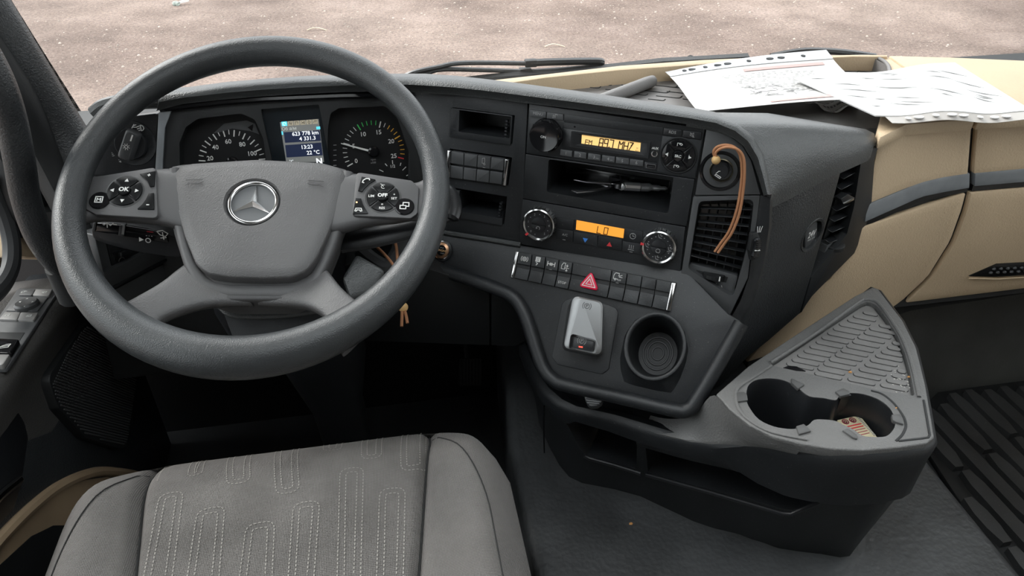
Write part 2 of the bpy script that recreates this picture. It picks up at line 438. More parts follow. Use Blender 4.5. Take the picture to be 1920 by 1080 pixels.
cut(ce, MB().box((.15, .25, ZC), (.55, 0, 0), (0, .42, 0), (0, 0, .1)))   # unseen roof hatch, added to brighten the cab
# passenger side wall with its window opening
mb = MB(); mb.box((XR, .15, -.35), (.02, 0, 0), (0, 1.25, 0), (0, 0, 1.0))
wr = obj('wall_right', mb, cloth, kind='structure')
cut(wr, MB().box((XR, .55, .02), (.1, 0, 0), (0, .60, 0), (0, 0, .50)))
gl = bpy.data.materials.new('cab_glass'); gl.use_nodes = True; t = gl.node_tree; t.nodes.clear()
tr = t.nodes.new('ShaderNodeBsdfTransparent'); tr.inputs[0].default_value = (.97, .98, .975, 1)
gs = t.nodes.new('ShaderNodeBsdfGlossy'); gs.inputs['Roughness'].default_value = .02
df = t.nodes.new('ShaderNodeBsdfDiffuse'); df.inputs[0].default_value = (.8, .76, .70, 1)
fz = t.nodes.new('ShaderNodeFresnel'); fz.inputs[0].default_value = 1.25
m1 = t.nodes.new('ShaderNodeMixShader'); m2 = t.nodes.new('ShaderNodeMixShader'); co = t.nodes.new('ShaderNodeTexCoord')
nn = t.nodes.new('ShaderNodeTexNoise'); nn.inputs['Scale'].default_value = 3.5; nn.inputs['Detail'].default_value = 5
mr = t.nodes.new('ShaderNodeMapRange'); mr.inputs[1].default_value = .42; mr.inputs[2].default_value = .8; mr.inputs[3].default_value = .01; mr.inputs[4].default_value = .16
o_ = t.nodes.new('ShaderNodeOutputMaterial')
t.links.new(co.outputs['Object'], nn.inputs['Vector']); t.links.new(nn.outputs['Fac'], mr.inputs[0])
t.links.new(mr.outputs[0], m1.inputs[0]); t.links.new(tr.outputs[0], m1.inputs[1]); t.links.new(df.outputs[0], m1.inputs[2])
t.links.new(fz.outputs[0], m2.inputs[0]); t.links.new(m1.outputs[0], m2.inputs[1]); t.links.new(gs.outputs[0], m2.inputs[2]); t.links.new(m2.outputs[0], o_.inputs[0])
def WS(p): return p.y-(1.40-.24*(p.z+.45))
def wsp(x, z): return V((x, 1.40-.24*(z+.45), z))
mb = MB().grid(lambda s, q: wsp(-.60+2.2*s, -.52+1.12*q), 6, 4)
obj('window_1', mb, gl, kind='structure', smooth=0)
mb = MB(); mb.box((XR, .55, .02), (.003, 0, 0), (0, .60, 0), (0, 0, .50)); obj('window_2', mb, gl, kind='structure', smooth=0)
mb = MB(); mb.box((.15, .25, ZC), (.55, 0, 0), (0, .42, 0), (0, 0, .004)); obj('added_hatch_glass', mb, gl, kind='structure', smooth=0)  # glass of the unseen hatch added for overhead light
mb = MB(); mb.box((.48, 1.16, .60), (1.2, 0, 0), (0, .06, 0), (0, 0, .05)); obj('trim_1', mb, cloth, kind='structure')
mb = MB(); mb.tube([wsp(1.56, -.55), wsp(1.56, .6)], .06, 10); obj('trim_2', mb, leather, kind='structure')
# driver-side A pillar: padded trim with a crease and a darker inner return
def pil(pts, D): return [ray(u, v)*d for (u, v), d in zip(pts, D)]
p1 = pil([(217, 410), (115, 249), (-25, 24), (-179, -223)], [1.16, 1.13, 1.03, .97])
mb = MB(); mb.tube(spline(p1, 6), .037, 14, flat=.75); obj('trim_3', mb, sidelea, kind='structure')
p2 = pil([(178, 460), (140, 390), (85, 285), (15, 150), (-90, -40)], [1.17, 1.15, 1.12, 1.06, 1.0])
mb = MB(); mb.tube(spline(p2, 6), .036, 12, flat=.8); obj('trim_4', mb, dark, kind='structure')
p3 = pil([(80, 415), (62, 370), (40, 310), (-40, 160)], [1.22, 1.19, 1.16, 1.12])
mb = MB(); mb.tube(spline(p3, 6), .05, 12, flat=.8); obj('trim_5', mb, dark, kind='structure')
# dotted black frit band along the glass edge
frm = bpy.data.materials.new('frit_dots'); frm.use_nodes = True; t = frm.node_tree; b = t.nodes['Principled BSDF']; b.inputs['Roughness'].default_value = .4
co = t.nodes.new('ShaderNodeTexCoord'); vo = t.nodes.new('ShaderNodeTexVoronoi'); vo.inputs['Scale'].default_value = 260; vo.inputs['Randomness'].default_value = .1
rp = t.nodes.new('ShaderNodeValToRGB'); e = rp.color_ramp.elements; e[0].position = .45; e[1].position = .55; e[0].color = (.02, .02, .02, 1); e[1].color = (.30, .27, .24, 1)
t.links.new(co.outputs['Object'], vo.inputs['Vector']); t.links.new(vo.outputs['Distance'], rp.inputs[0]); t.links.new(rp.outputs[0], b.inputs['Base Color'])
def wsi(p): return WS(p)+.004
mb = MB()
A = [hit(u, v, wsi) for u, v in ((10, 0), (80, 112), (150, 224), (200, 305))]; B = [hit(u, v, wsi) for u, v in ((19, -4), (90, 110), (161, 222), (212, 303))]
mb.grid(lambda s, q: poly_at(A, s).lerp(poly_at(B, s), q), 12, 2, (0, -.001, 0)); obj('trim_6', mb, frm, kind='structure', smooth=0)

# ---- driver's door with its switch panel, speaker grille and pocket
DX = XP(-.565)
door = thing('door_1', 'black driver door with slanted switch armrest, speaker mesh and tan lower pocket', None, (-.66, .6, -1.25), kind='structure')
low = [(-1.0, -1.26), (1.30, -1.26), (1.30, -.78), (1.16, -.76), (.98, -.74), (.80, -.72), (-1.0, -.70)]
def xw(p, x): return V((x, p[0], p[1]))
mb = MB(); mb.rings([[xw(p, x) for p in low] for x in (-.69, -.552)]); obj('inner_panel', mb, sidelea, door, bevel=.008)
up_ = [(-1.0, -.64), (.15, -.64), (.15, .50), (1.06, .50), (1.16, -.2), (1.24, -.70), (1.34, -.72), (1.34, .62), (-1.0, .62)]
mb = MB(); mb.rings([[xw(p, x) for p in up_] for x in (-.68, -.64)]); obj('window_frame', mb, dark, door)
gpoly = [(.15, -.64), (.80, -.65), (.98, -.66), (1.24, -.70), (1.16, -.2), (1.06, .50), (.15, .50)]
mb = MB(); mb.rings([[xw(p, x) for p in gpoly] for x in (-.667, -.664)]); obj('side_glass', mb, gl, door, smooth=0)
# rubber seal, arc at the front lower corner of the side window
XS = XP(-.60)
arcp = [XS.at(u, v) for u, v in ((-30, 330), (-2, 378), (14, 420), (22, 460), (20, 500), (4, 535), (-30, 570))]
mb = MB(); mb.tube(spline(arcp, 5), .013, 10); obj('window_seal', mb, rubberseal, door)
# grey sill strip and beige corner trim
def flatx(name, px, x, th, m, par, bev=.004, r=0):
    f_ = XP(x); mb = MB(); mb.plate(f_, px, -th, 0, r); return obj(name, mb, m, par, bevel=bev)
flatx('corner_cover', [(-30, 350), (30, 400), (52, 425), (110, 435), (95, 380), (40, 300), (-30, 240)], -.615, .03, dark, door)
flatx('corner_trim', [(31, 426), (62, 424), (110, 436), (135, 485), (60, 483), (33, 480)], -.595, .03, beige, door)
# armrest: top slopes down to the front, then falls as a side wall
AT = [zat(33, 480, -.70), zat(140, 487, -.71), zat(131, 545, -.695), zat(60, 628, -.68), zat(-4, 706, -.67)]
ax_ = (zat(0, 700, -.667)-zat(131, 545, -.700)).normalized()
AF = Fr(zat(131, 545, -.697), V((1, 0, .04)), -ax_)
mb = MB()
prof = [(-.16, .0), (-.022, .0), (-.010, -.003), (-.003, -.010), (.0, -.020), (-.010, -.045), (-.020, -.08), (-.024, -.16), (-.16, -.16)]
stn = []
for s in (-.16, -.10, -.03, 0, .1, .2, .3, .45, .9):
    nar = max(0, -s)*.10; drop = max(0, -s)*.25
    stn.append([AF.o-AF.ay*s+AF.ax*(a-nar)+AF.n*(b-drop) for a, b in prof])
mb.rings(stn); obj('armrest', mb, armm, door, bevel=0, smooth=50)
def af(px, h=0): return [AF.ab(u, v, h) for u, v in px]
pan = [(34, 540), (112, 541), (12, 692), (-70, 692)]
mb = MB(); mb.plate(AF, pan, -.002, .004, .004); swp = obj('switch_panel', mb, keygrey, door, bevel=.0015)
def akey(name, px, h, m=keygrey, r=.002, bev=.0012):
    mb = MB(); mb.plate(AF, px, .003, h, r); return obj(name, mb, m, swp, bevel=bev)
keyl = mat('light_grey_key', (.20, .195, .19), .42)
akey('mirror_button', [(42, 542), (66, 542), (60, 553), (35, 553)], .008, keygrey); akey('mirror_button', [(67, 542), (98, 542), (91, 555), (61, 553)], .008, keyl)
akey('adjuster_bed', [(33, 555), (90, 557), (70, 583), (11, 582)], .006)
mb = MB(); mb.lathe(AF, (49, 568), [(.0175, .004), (.0175, .011), (.0150, .014), (.0001, .012)], 28, .012); obj('mirror_adjuster', mb, keygrey, swp)
for dx, dy, ro in ((2, -8, PI/2), (12, -2, 0), (-11, -2, PI), (-3, 6, -PI/2)): tri(AF, 49+dx, 568+dy, .0022, ro, white, swp, .0135)
akey('mirror_button', [(9, 584), (38, 585), (32, 599), (-2, 598)], .008, keyl); akey('mirror_button', [(39, 585), (71, 586), (63, 600), (33, 599)], .008, keyl)
symbol(AF, 45, 547, .004, [[(-.9, -.6), (-.9, .5), (.3, .6), (.3, -.6), (-.9, -.6)], [(.5, .3), (1, .3)]], white, swp, .0082, .0007)
symbol(AF, 83, 548, .004, [[(.9, -.6), (.9, .5), (-.3, .6), (-.3, -.6), (.9, -.6)], [(-.5, .3), (-1, .3)]], white, swp, .0082, .0007)
symbol(AF, 14, 591, .004, [[(-.7, -.7), (-.7, .7), (.7, .7), (.7, -.7), (-.7, -.7)]], white, swp, .0082, .0007)
symbol(AF, 54, 592, .004, [[(.9, -.6), (.9, .5), (-.3, .6), (-.3, -.6), (.9, -.6)], [(-.6, -.7), (-.9, 0), (-.6, .7)]], white, swp, .0082, .0007)
akey('switch_well', [(-60, 622), (47, 623), (22, 662), (-60, 662)], .0045, dark)
mb = MB(); mb.plate(AF, [(-40, 632), (35, 636), (18, 661), (-40, 660)], .004, .013, .003); obj('window_switch', mb, gloss, swp, bevel=.003)
symbol(AF, 9, 649, .006, [[(-1, -.7), (1, -.7), (1, .7), (0, .7), (-1, 0), (-1, -.7)], [(-1, 0), (1, 0)]], white, swp, .0136, .0008)
mb = MB(); mb.plate(AF, [(-40, 663), (18, 664), (5, 684), (-40, 683)], .004, .012, .003); obj('window_switch', mb, keyl, swp, bevel=.003)
# speaker mesh
SX = XP(-.546)
mb = MB(); sp_out = [(90, 708), (160, 605), (240, 640), (262, 690), (240, 838), (225, 842), (160, 820), (110, 765)]
mb.plate(SX, sp_out, -.02, .008, .02); spk = obj('speaker_grille', mb, dark, door, bevel=.003)
pa = [SX.ab(u, v, .009) for u, v in sp_out]; pin = rnd(inset(pa, .006), .02)
def inpoly(a, b, P):
    c = False
    for i in range(len(P)):
        x1, y1 = P[i]; x2, y2 = P[i-1]
        if (y1 > b) != (y2 > b) and a < (x2-x1)*(b-y1)/(y2-y1)+x1: c = not c
    return c
meshm = mat('speaker_mesh', (.035, .036, .037), .4)
mb = MB(); g = .0062; a0, b0 = min(p[0] for p in pin), min(p[1] for p in pin)
for i in range(70):
    for j in range(70):
        a, b = a0+i*g*.5*2+(j % 2)*g*.5, b0+j*g*.62
        if a < max(p[0] for p in pin) and inpoly(a, b, pin):
            mb.rings([[SX.w(a+.0021*k*math.cos(q), b+.0017*k*math.sin(q), h) for q in (0, PI/3, 2*PI/3, PI, 4*PI/3, 5*PI/3)] for k, h in ((1, .0078), (.6, .0100))])
o = obj('mesh_weave', mb, meshm, spk, smooth=0); o['kind'] = 'stuff'
# pull pocket with bright edge, tan pocket arch
flatx('pull_recess', [(-40, 716), (10, 730), (48, 790), (55, 820), (42, 910), (28, 955), (-40, 1030)], -.551, .01, plastic2, door, r=.01)
pr = [XP(-.546).at(u, v) for u, v in ((-60, 1010), (-10, 940), (36, 900))]
mb = MB(); mb.tube(spline(pr, 4), .006, 8); obj('pull_edge', mb, chrome, door)
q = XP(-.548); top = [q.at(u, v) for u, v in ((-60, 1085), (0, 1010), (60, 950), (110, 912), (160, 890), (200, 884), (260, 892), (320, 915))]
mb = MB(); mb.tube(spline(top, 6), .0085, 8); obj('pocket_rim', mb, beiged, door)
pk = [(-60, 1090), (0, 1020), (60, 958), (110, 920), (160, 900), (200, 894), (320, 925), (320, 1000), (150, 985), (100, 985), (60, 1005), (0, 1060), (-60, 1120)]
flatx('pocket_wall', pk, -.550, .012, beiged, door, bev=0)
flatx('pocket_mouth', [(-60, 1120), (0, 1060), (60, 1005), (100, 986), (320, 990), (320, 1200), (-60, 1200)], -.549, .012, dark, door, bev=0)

gh = thing('grab_handle', 'thick curved black grab handle beside the windscreen pillar at the left', 'grab handle', ray(112, 535)*1.05)
P = [ray(u, v)*d for u, v, d in ((-70, 40, .86), (-30, 100, .88), (2, 165, .90), (22, 230, .93), (37, 305, .96), (48, 370, .99), (70, 434, 1.02), (98, 478, 1.05), (122, 502, 1.08))]
mb = MB(); mb.tube(spline(P, 6), .0200, 14, flat=.9); obj('grip', mb, sidelea, gh, smooth=60)
mb = MB(); mb.tube([P[-1]+V((-.004, .0, .006)), P[-1]+V((0, .006, -.05))], [.024, .030], 14, flat=.9); obj('end_socket', mb, dark, gh)
# ---- outside: wiper arms and cowl, litter on the ground
def W2(p): return WS(p)-.06
def wp(u, v, off=.05): return hit(u, v, lambda p: WS(p)-off)
for nm, lab, arm, bl in (
    ('windscreen_wiper', 'upper black wiper arm with broad hinged head lying across the windscreen foot', [(745, 150), (775, 136), (820, 126), (870, 118), (1000, 119)], [(995, 118), (1040, 116), (1120, 115), (1127, 119)]),
    ('windscreen_wiper', 'lower thin wiper arm running under the broad-headed one', [(765, 147), (800, 137), (830, 130), (900, 131), (990, 134)], [(985, 134), (1050, 130), (1100, 126), (1180, 122)])):
    root = wp(*arm[0]); th = thing(nm, lab, 'wiper', root)
    P = [wp(*q) for q in arm]; mb = MB(); mb.tube(spline(P, 5), .006, 8, flat=.8); obj('arm', mb, plastic2, th)
    P = [wp(*q) for q in bl]; mb = MB(); mb.tube(spline(P, 5), .0085 if 'upper' in lab else .005, 8, flat=.9); obj('blade_head', mb, plastic2, th)
    mb = MB(); q = P[0]; mb.box(q, (.012, 0, 0), (0, .008, 0), (0, 0, .007)); obj('hinge', mb, dark, th, bevel=.002)
mb = MB(); P = [wp(u, v, .04) for u, v in ((800, 165), (930, 150), (1090, 138), (1240, 121), (1400, 112))]
mb.tube(P, .014, 8); obj('trim_7', mb, rubber, kind='structure')
P = [wp(u, v, .04) for u, v in ((1445, 106), (1480, 99), (1520, 95), (1580, 98), (1640, 106))]
th = thing('windscreen_wiper', 'dark wiper hump showing behind the punched sleeve at the windscreen foot', 'wiper', P[0])
mb = MB(); mb.tube(spline(P, 4), [.004, .006]+[.008]*14+[.005], 8) if False else mb.tube(spline(P, 4), .007, 8); obj('arm', mb, plastic2, th)
def gat(u, v): return zat(u, v, GZ)
c0 = gat(331, 10)
litter = thing('crumpled_wrapper', 'small crumpled grey and white wrapper lying far out on the dusty ground', 'litter', c0)
mb = MB(); mb.ball(c0+V((0, 0, .02)), .06, 8, 1, .7, .5); o = obj('crumpled_body', mb, mat('wrapper_grey', (.22, .25, .22), .6, var=.5, vscale=30), litter)
for p in o.data.vertices: p.co += V((random.uniform(-1, 1), random.uniform(-1, 1), random.uniform(-.3, 1)))*.014
mb = MB(); mb.rings([[c0+V((.04, .0, .02)), c0+V((.05, .0, .05)), c0+V((.17, .06, .07)), c0+V((.16, .06, .03))], [c0+V((.04, .02, .02)), c0+V((.05, .02, .05)), c0+V((.17, .08, .07)), c0+V((.16, .08, .03))]]); obj('torn_flap', mb, paper, litter)
for u, v, s in ((1296, 110, .05), (594, 57, .10), (1040, 88, .10)):
    c = gat(u, v); P = [c+V((s*(k-2)*.6, .02*math.sin(k), .01+.02*math.sin(k*.9))) for k in range(5)]
    mb = MB(); mb.tube(spline(P, 4), .006, 5)
    obj('dry_stalk', mb, mat('dry_straw', (.60, .50, .36), .9) if u < 1200 else dark, label={1296: 'short dark twig on the ground just above the beige dash lip', 594: 'pale dry stalk on the ground above the steering wheel rim', 1040: 'pale dry stalk on the ground above the upper wiper head'}[u], cat='twig')
# ================================================================== DASHBOARD BODY
dash = thing('dashboard', 'truck dashboard with black leather hood, black fascias and beige passenger side', 'dashboard', (.3, 1.1, -.95))
# unseen core, added behind the fascias to block light
def prismz(poly, z0, z1): return MB().rings([[V((x, y, z)) for x, y in poly] for z in (z0, z1)])
upb = lambda a, b: UP.w(a, b, -.10)
obj('core', prismz([(-.55, 1.19), (.10, 1.16), (.40, .99), (.56, .95), (.72, 1.02), (1.55, 1.10), (1.55, 1.33), (-.55, 1.33)], -.86, -.485), dark, dash)
# cluster-side hood and centre hood: one padded roll following the fascia tops
low = [(296, 207), (345, 194), (420, 186), (490, 180), (560, 176), (640, 172), (700, 171), (765, 171)]
lowu = [(790, 172), (850, 176), (920, 183), (990, 192), (1100, 205), (1200, 218), (1290, 231), (1340, 240), (1372, 254), (1395, 272), (1412, 300), (1422, 330), (1432, 364)]
ridc = [(300, 172), (345, 170), (420, 160), (490, 154), (560, 149), (640, 146), (700, 144), (765, 144)]
ridu = [(790, 145), (850, 149), (920, 157), (990, 166), (1100, 181), (1200, 196), (1290, 209), (1345, 219), (1385, 234), (1412, 256), (1432, 290), (1440, 325), (1447, 364)]
st = []
N = len(low)+len(lowu)
for k, (l, r_) in enumerate(zip(low+lowu, ridc+ridu)):
    f_ = CL if k < len(low) else UP
    if k == len(low)-1: f_ = UP
    L_ = f_.at(*l); T_ = f_.at(*r_, .006); n = f_.n; M_ = f_.at((l[0]*.55+r_[0]*.45), (l[1]*.55+r_[1]*.45), .020)
    fwd = V((0, .9, 0)) if k < len(low) else V((.25, .9, 0))
    c = max(0, (k-len(low)-7)/5) if k >= len(low) else 0          # corner turn
    dn = -.42 if k < len(low) else -.40
    st.append([L_-n*.05, L_-n*.004, L_+n*.008, L_*.75+M_*.25+n*.004, M_, M_*.45+T_*.55+n*.004, T_, T_+(fwd+V((0, 0, dn*.35)))*.03*(1-.6*c), T_+(fwd+V((0, 0, dn)))*.08*(1-.75*c), T_+(fwd+V((0, 0, dn)))*.235*(1-.88*c), L_-n*.06-V((0, 0, .03))])
mb = MB(); mb.rings(st); obj('hood_pad', mb, leather, dash, smooth=60)
# left tail of the hood behind the rim
P = [CL.at(178, 215, 0), CL.at(200, 200, 0), CL.at(250, 190, .0), CL.at(310, 187, 0)]
mb = MB(); mb.tube(spline(P, 5), .012, 10); obj('hood_end', mb, leather, dash)
# dark shadow-gap lip under the hood over the cluster
P = [CL.at(u, v, .004) for u, v in ((300, 205), (420, 192), (500, 186), (640, 180), (765, 178))]
mb = MB(); mb.tube(P, .004, 6); obj('hood_lip', mb, gloss, dash)
# big grained cheek: from the hood corner to the side edge
C1 = [UP.at(u, v, .006) for u, v in ((1290, 210), (1345, 219), (1385, 234), (1412, 256), (1432, 290), (1440, 325), (1447, 364))]
tip = SD.at(1645, 268, .002)
C2 = [zat(1440, 212, -.440), zat(1560, 232, -.450), zat(1630, 243, -.455), SD.at(1647, 256, .0), SD.at(1640, 276, .004), SD.at(1580, 302, .005), SD.at(1500, 342, .005), SD.at(1452, 366, .005)]
def cheek(s, t):
    a = poly_at(C1, s); b = poly_at(C2, s); e = math.sin(PI*t)*math.sin(PI*min(1, s*1.05))*.008
    return a.lerp(b, t)+V((-.05, -.5, .8))*e
mb = MB().grid(cheek, 24, 10, (0, .0, -.02)); obj('corner_cheek', mb, leather, dash, smooth=60)
# pocket fascia left of the radio
fpx = [(768, 170), (850, 174), (990, 190), (976, 457), (845, 437), (762, 424)]
mb = MB(); mb.plate(UP, fpx, -.095, 0); fas = obj('pocket_fascia', mb, plastic, dash, bevel=.0015)
cm = MB(); cm.plate(UP, [(844, 203), (961, 218.5), (956.5, 272.5), (841, 256.5)], -.075, .01)
cm.plate(UP, [(838, 281), (956, 298), (949, 351), (834, 334)], -.012, .01)
cm.plate(UP, [(846, 355), (947, 372), (941, 424), (843, 407)], -.075, .01); cut(fas, cm)
# carrier behind radio, slot and climate units and the vent column
mb = MB(); mb.plate(UP, [(992, 192), (1325, 240), (1372, 252), (1398, 272), (1413, 300), (1430, 366), (1404, 520), (1366, 597), (1276, 515), (973, 457)], -.095, -.006)
car = obj('console_carrier', mb, dark, dash)
cm = MB(); cm.plate(UP, [(1016, 300), (1262, 335), (1252, 412), (1012, 370)], -.11, .01)
cm.plate(UP, [(1306, 381), (1414, 379), (1403, 462), (1372, 570), (1285, 513)], -.07, .01); cut(car, cm)
mb = MB(); mb.plate(UP, [(1324.5, 243), (1364, 252), (1391, 272), (1408, 300), (1426, 365), (1303, 366)], -.005, .001); lp = obj('lighter_fascia', mb, keygrey, dash, bevel=.001)
# lower slope with its rounded lip
lopx = [(790, 426), (975, 459), (1130, 482), (1287, 507), (1366, 588), (1392, 603), (1302, 765), (1270, 772), (1050, 722), (1022, 697), (990, 605), (970, 562), (940, 547), (790, 497)]
mb = MB(); mb.plate(LO, lopx, -.055, 0); los = obj('switch_slope', mb, plastic, dash, bevel=.004)
lip = [(780, 494), (870, 520), (938, 544), (962, 557), (978, 578), (992, 612), (1008, 662), (1020, 692), (1036, 711), (1060, 722), (1150, 742), (1262, 768), (1290, 768), (1306, 750), (1340, 694), (1390, 606)]
P = spline([LO.at(u, v, .000) for u, v in lip], 6)
mb = MB(); mb.tube(P, .0105, 12, nrm=LO.n); obj('slope_lip', mb, plastic, dash)
P = [LO.at(u, v, -.03) for u, v in lip]; dn = (LO.n*-1)
sk = []
for k, p in enumerate(P): sk.append([p+LO.n*.03, p+LO.n*-.02+V((0, .01, -.012)), p+V((0, .05, -.05)), p+V((0, .16, -.06))])
mb = MB(); mb.rings(sk, False, False, closed=False); obj('slope_underside', mb, plastic2, dash)
# upper edge strip of the lower slope: soft step under the pocket fascia
P = [LO.at(u, v, .002) for u, v in ((790, 428), (845, 438), (910, 448), (976, 459))]
mb = MB(); mb.tube(P, .004, 8); obj('slope_step', mb, leather, dash)
# edge moulding between the vent column and the side panel, bulging round the thumb wheel
e0 = [(1426, 366), (1418, 420), (1410, 470), (1404, 520), (1388, 565), (1368, 600)]
mb = MB(); ss = []
for k, (u, v) in enumerate(e0):
    a = UP.at(u, v, .0); b = SD.at(u+22+(6 if k in (1, 2) else 0), v+(2 if k < 4 else 8), .003); m = (a+b)/2+V((.0, -1, .25))*(.010 if k not in (1, 2) else .014)
    ss.append([a-UP.n*.03, a+UP.n*.001, a*.7+m*.3+V((-.1, -.6, .2))*.003, m, b*.7+m*.3+V((.2, -.5, .2))*.003, b, b-SD.n*.03])
mb.rings(ss); mold = obj('edge_moulding', mb, plastic, dash, smooth=50)
# side panel
spx = [(1447, 367), (1520, 332), (1583, 300), (1560, 385), (1535, 470), (1500, 588), (1440, 640), (1400, 672), (1350, 725), (1330, 735), (1375, 615), (1408, 524), (1424, 470), (1436, 420)]
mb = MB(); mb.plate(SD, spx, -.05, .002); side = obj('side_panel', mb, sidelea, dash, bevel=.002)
cm = MB(); cm.lathe(SD, (1521, 440), [(.0235, -.03), (.0235, .02)], 28); cut(side, cm)
mb = MB(); mb.plate(SD, [(1590, 300), (1648, 272), (1640, 290), (1622, 410), (1606, 462), (1522, 556), (1500, 588)], -.06, -.02); obj('vent_carrier', mb, dark, dash)

# ---- beige passenger side
def wall(p):
    x = p.x; return p.y-(.985-.28*max(0, .92-x)**1.35+.10*max(0, -.60-p.z)**1.2*.6-.012*math.sin(max(0, min(1, (p.z+.86)/.4))*PI))
BK = (0, .012, 0)
def beigep(name, a, b, par, m=beige, proud=0, ns=14, nt=8, bev=.0022, back=BK):
    mb = patch(a, b, wall, ns, nt, back, proud); return obj(name, mb, m, par, smooth=40, bevel=bev, ang=60)
beigep('upper_panel', [(1650, 258), (1690, 236), (1823, 223)], [(1623, 385), (1700, 353), (1760, 337), (1815, 328)], dash)
beigep('lower_panel', [(1613, 428), (1660, 404), (1720, 384), (1811, 364)], [(1412, 690), (1500, 640), (1560, 600), (1693, 565)], dash, ns=16, nt=12) if False else None
mb = MB()
Lc = [(1614, 428), (1597, 468), (1560, 520), (1515, 556), (1460, 610), (1400, 680)]; Rc = [(1811, 363), (1804, 391), (1782, 452), (1740, 519), (1692, 564), (1640, 600)]
obj('lower_panel', patch(Lc, Rc, wall, 18, 12, BK), beige, dash, smooth=40, bevel=.002, ang=60)
beigep('foil_strip', [(1626, 384), (1727, 342), (1770, 332), (1818, 325)], [(1621, 416), (1727, 369), (1770, 360), (1817, 352)], dash, greytrim, .001, 12, 3, .001)
beigep('gloss_strip', [(1621, 416), (1727, 369), (1770, 360), (1817, 352)], [(1614, 431), (1727, 380), (1770, 370), (1816, 361)], dash, gloss, -.003, 12, 2, 0)
# glovebox half, right of the seam
glove = thing('glove_compartment', 'beige glove compartment front with a grey strip, at the right edge past the curved seam', 'glove compartment', zat(1850, 556, -.83))
beigep('upper_lid', [(1834, 222), (1880, 220), (1990, 214), (2420, 191)], [(1826, 326), (1880, 321), (1990, 312), (2420, 276)], glove)
Lg = [(1821, 362), (1813, 396), (1791, 455), (1749, 521), (1700, 568)]; Rg = [(2420, 309), (2420, 350), (2420, 400), (2420, 445), (2420, 480)]
lid = obj('lower_lid', patch(Lg, Rg, wall, 12, 12, BK), beige, glove, smooth=40, bevel=.002, ang=60)
beigep('foil_strip', [(1828, 325), (1880, 320), (1990, 310), (2420, 274)], [(1827, 349), (1880, 344), (1990, 336), (2420, 300)], glove, greytrim, .001, 8, 3, .001)
beigep('gloss_strip', [(1827, 349), (1880, 344), (1990, 336), (2420, 300)], [(1824, 360), (1880, 355), (1990, 347), (2420, 311)], glove, gloss, -.003, 8, 2, 0)
# handle grille
gp = [(1815, 517), (1868, 494), (1990, 488), (1990, 512), (1870, 519)]
def wpt(u, v, pr): return hit(u, v, wall)+V((0, -pr, 0))
mb = MB(); mb.rings([[wpt(u, v, h) for u, v in gp] for h in (-.004, .002)]); hg = obj('handle_grille', mb, gloss, glove, bevel=.001)
mb = MB()
for r_ in range(2):
    for k in range(8):
        u, v = 1856+k*13+r_*6, 510-r_*7-k*.6; c = wpt(u, v, .002); s = .0042
        mb.rings([[c+V((s*k2*math.cos(a), -h, s*.75*k2*math.sin(a))) for a in (0, PI/3, 2*PI/3, PI, 4*PI/3, 5*PI/3)] for k2, h in ((1, 0), (.5, .003))])
o = obj('grille_mesh', mb, keygrey, hg, smooth=0); o['kind'] = 'stuff'
P = [wpt(u, v, .003) for u, v in ((1815, 520), (1870, 521.5), (1990, 514))]; mb = MB(); mb.tube(P, .0016, 6); obj('grille_edge', mb, beige, glove)
# seam shadow gap, filled by dark backing just behind the panels
mb = patch([(1500, 360), (1650, 262), (1828, 222), (1990, 214), (2420, 192)], [(1400, 690), (1560, 640), (1690, 585), (1990, 540), (2420, 482)], lambda p: wall(p)-.010, 16, 10, (0, .02, 0)); obj('panel_backing', mb, dark, dash, smooth=40)
# underside of the passenger dash and kick wall
mb = MB(); mb.rings([[V((x, .995, -.842)), V((x, 1.06, -.86)), V((x, 1.25, -.86)), V((x, 1.25, -.84)), V((x, 1.0, -.825))] for x in (.62, 1.58)]); obj('dash_underside', mb, dark, dash)
kick = [zat(1750, 737, PF)+V((-.4, .03, 0)), zat(1930, 713, PF)+V((.4, .0, 0))]
ka, kb = kick
mb = MB(); prof = [(0, 0), (.012, .035), (.03, .09), (.06, .18), (.075, .24)]
mb.rings([[V((p.x, p.y+dy-.02, PF+dz-.01)) for dy, dz in prof]+[V((p.x, p.y+.25, PF+.24)), V((p.x, p.y+.25, PF))] for p in (ka, ka.lerp(kb, .5), kb)])
kickm = mat('dull_kick_panel', (.045, .047, .045), .55, bump=.4, bscale=260, btype='grain', var=.35, vscale=5)
obj('trim_8', mb, kickm, kind='structure', smooth=60)
# ---- top of the dash: tray and beige lip
TZ = -.475
tray_px = [(930, 168), (1005, 157.5), (1119, 145.5), (1241, 136.5), (1320, 127), (1470, 116), (1600, 107), (1640, 110), (1666, 125), (1662, 160), (1655, 240), (1560, 236), (1400, 215), (1200, 195), (1000, 180)]
mb = MB(); P = [zat(u, v, TZ) for u, v in tray_px]; Q = [(p.x, p.y) for p in P]
P2 = [(-.52, 1.38), (-.52, 1.10), (.05, 1.12), (.15, 1.2)]
mb.rings([[V((x, y, z)) for x, y in Q] for z in (TZ-.03, TZ)]); obj('top_tray', mb, topblk, dash, bevel=.003)
mb = MB(); mb.rings([[V((x, y, z)) for x, y in [(-.55, 1.12), (.06, 1.12), (.15, 1.24), (.5, 1.36), (1.5, 1.36), (1.5, 1.40), (-.55, 1.40)]] for z in (-.62, -.565)]); obj('top_front', mb, dark, dash)
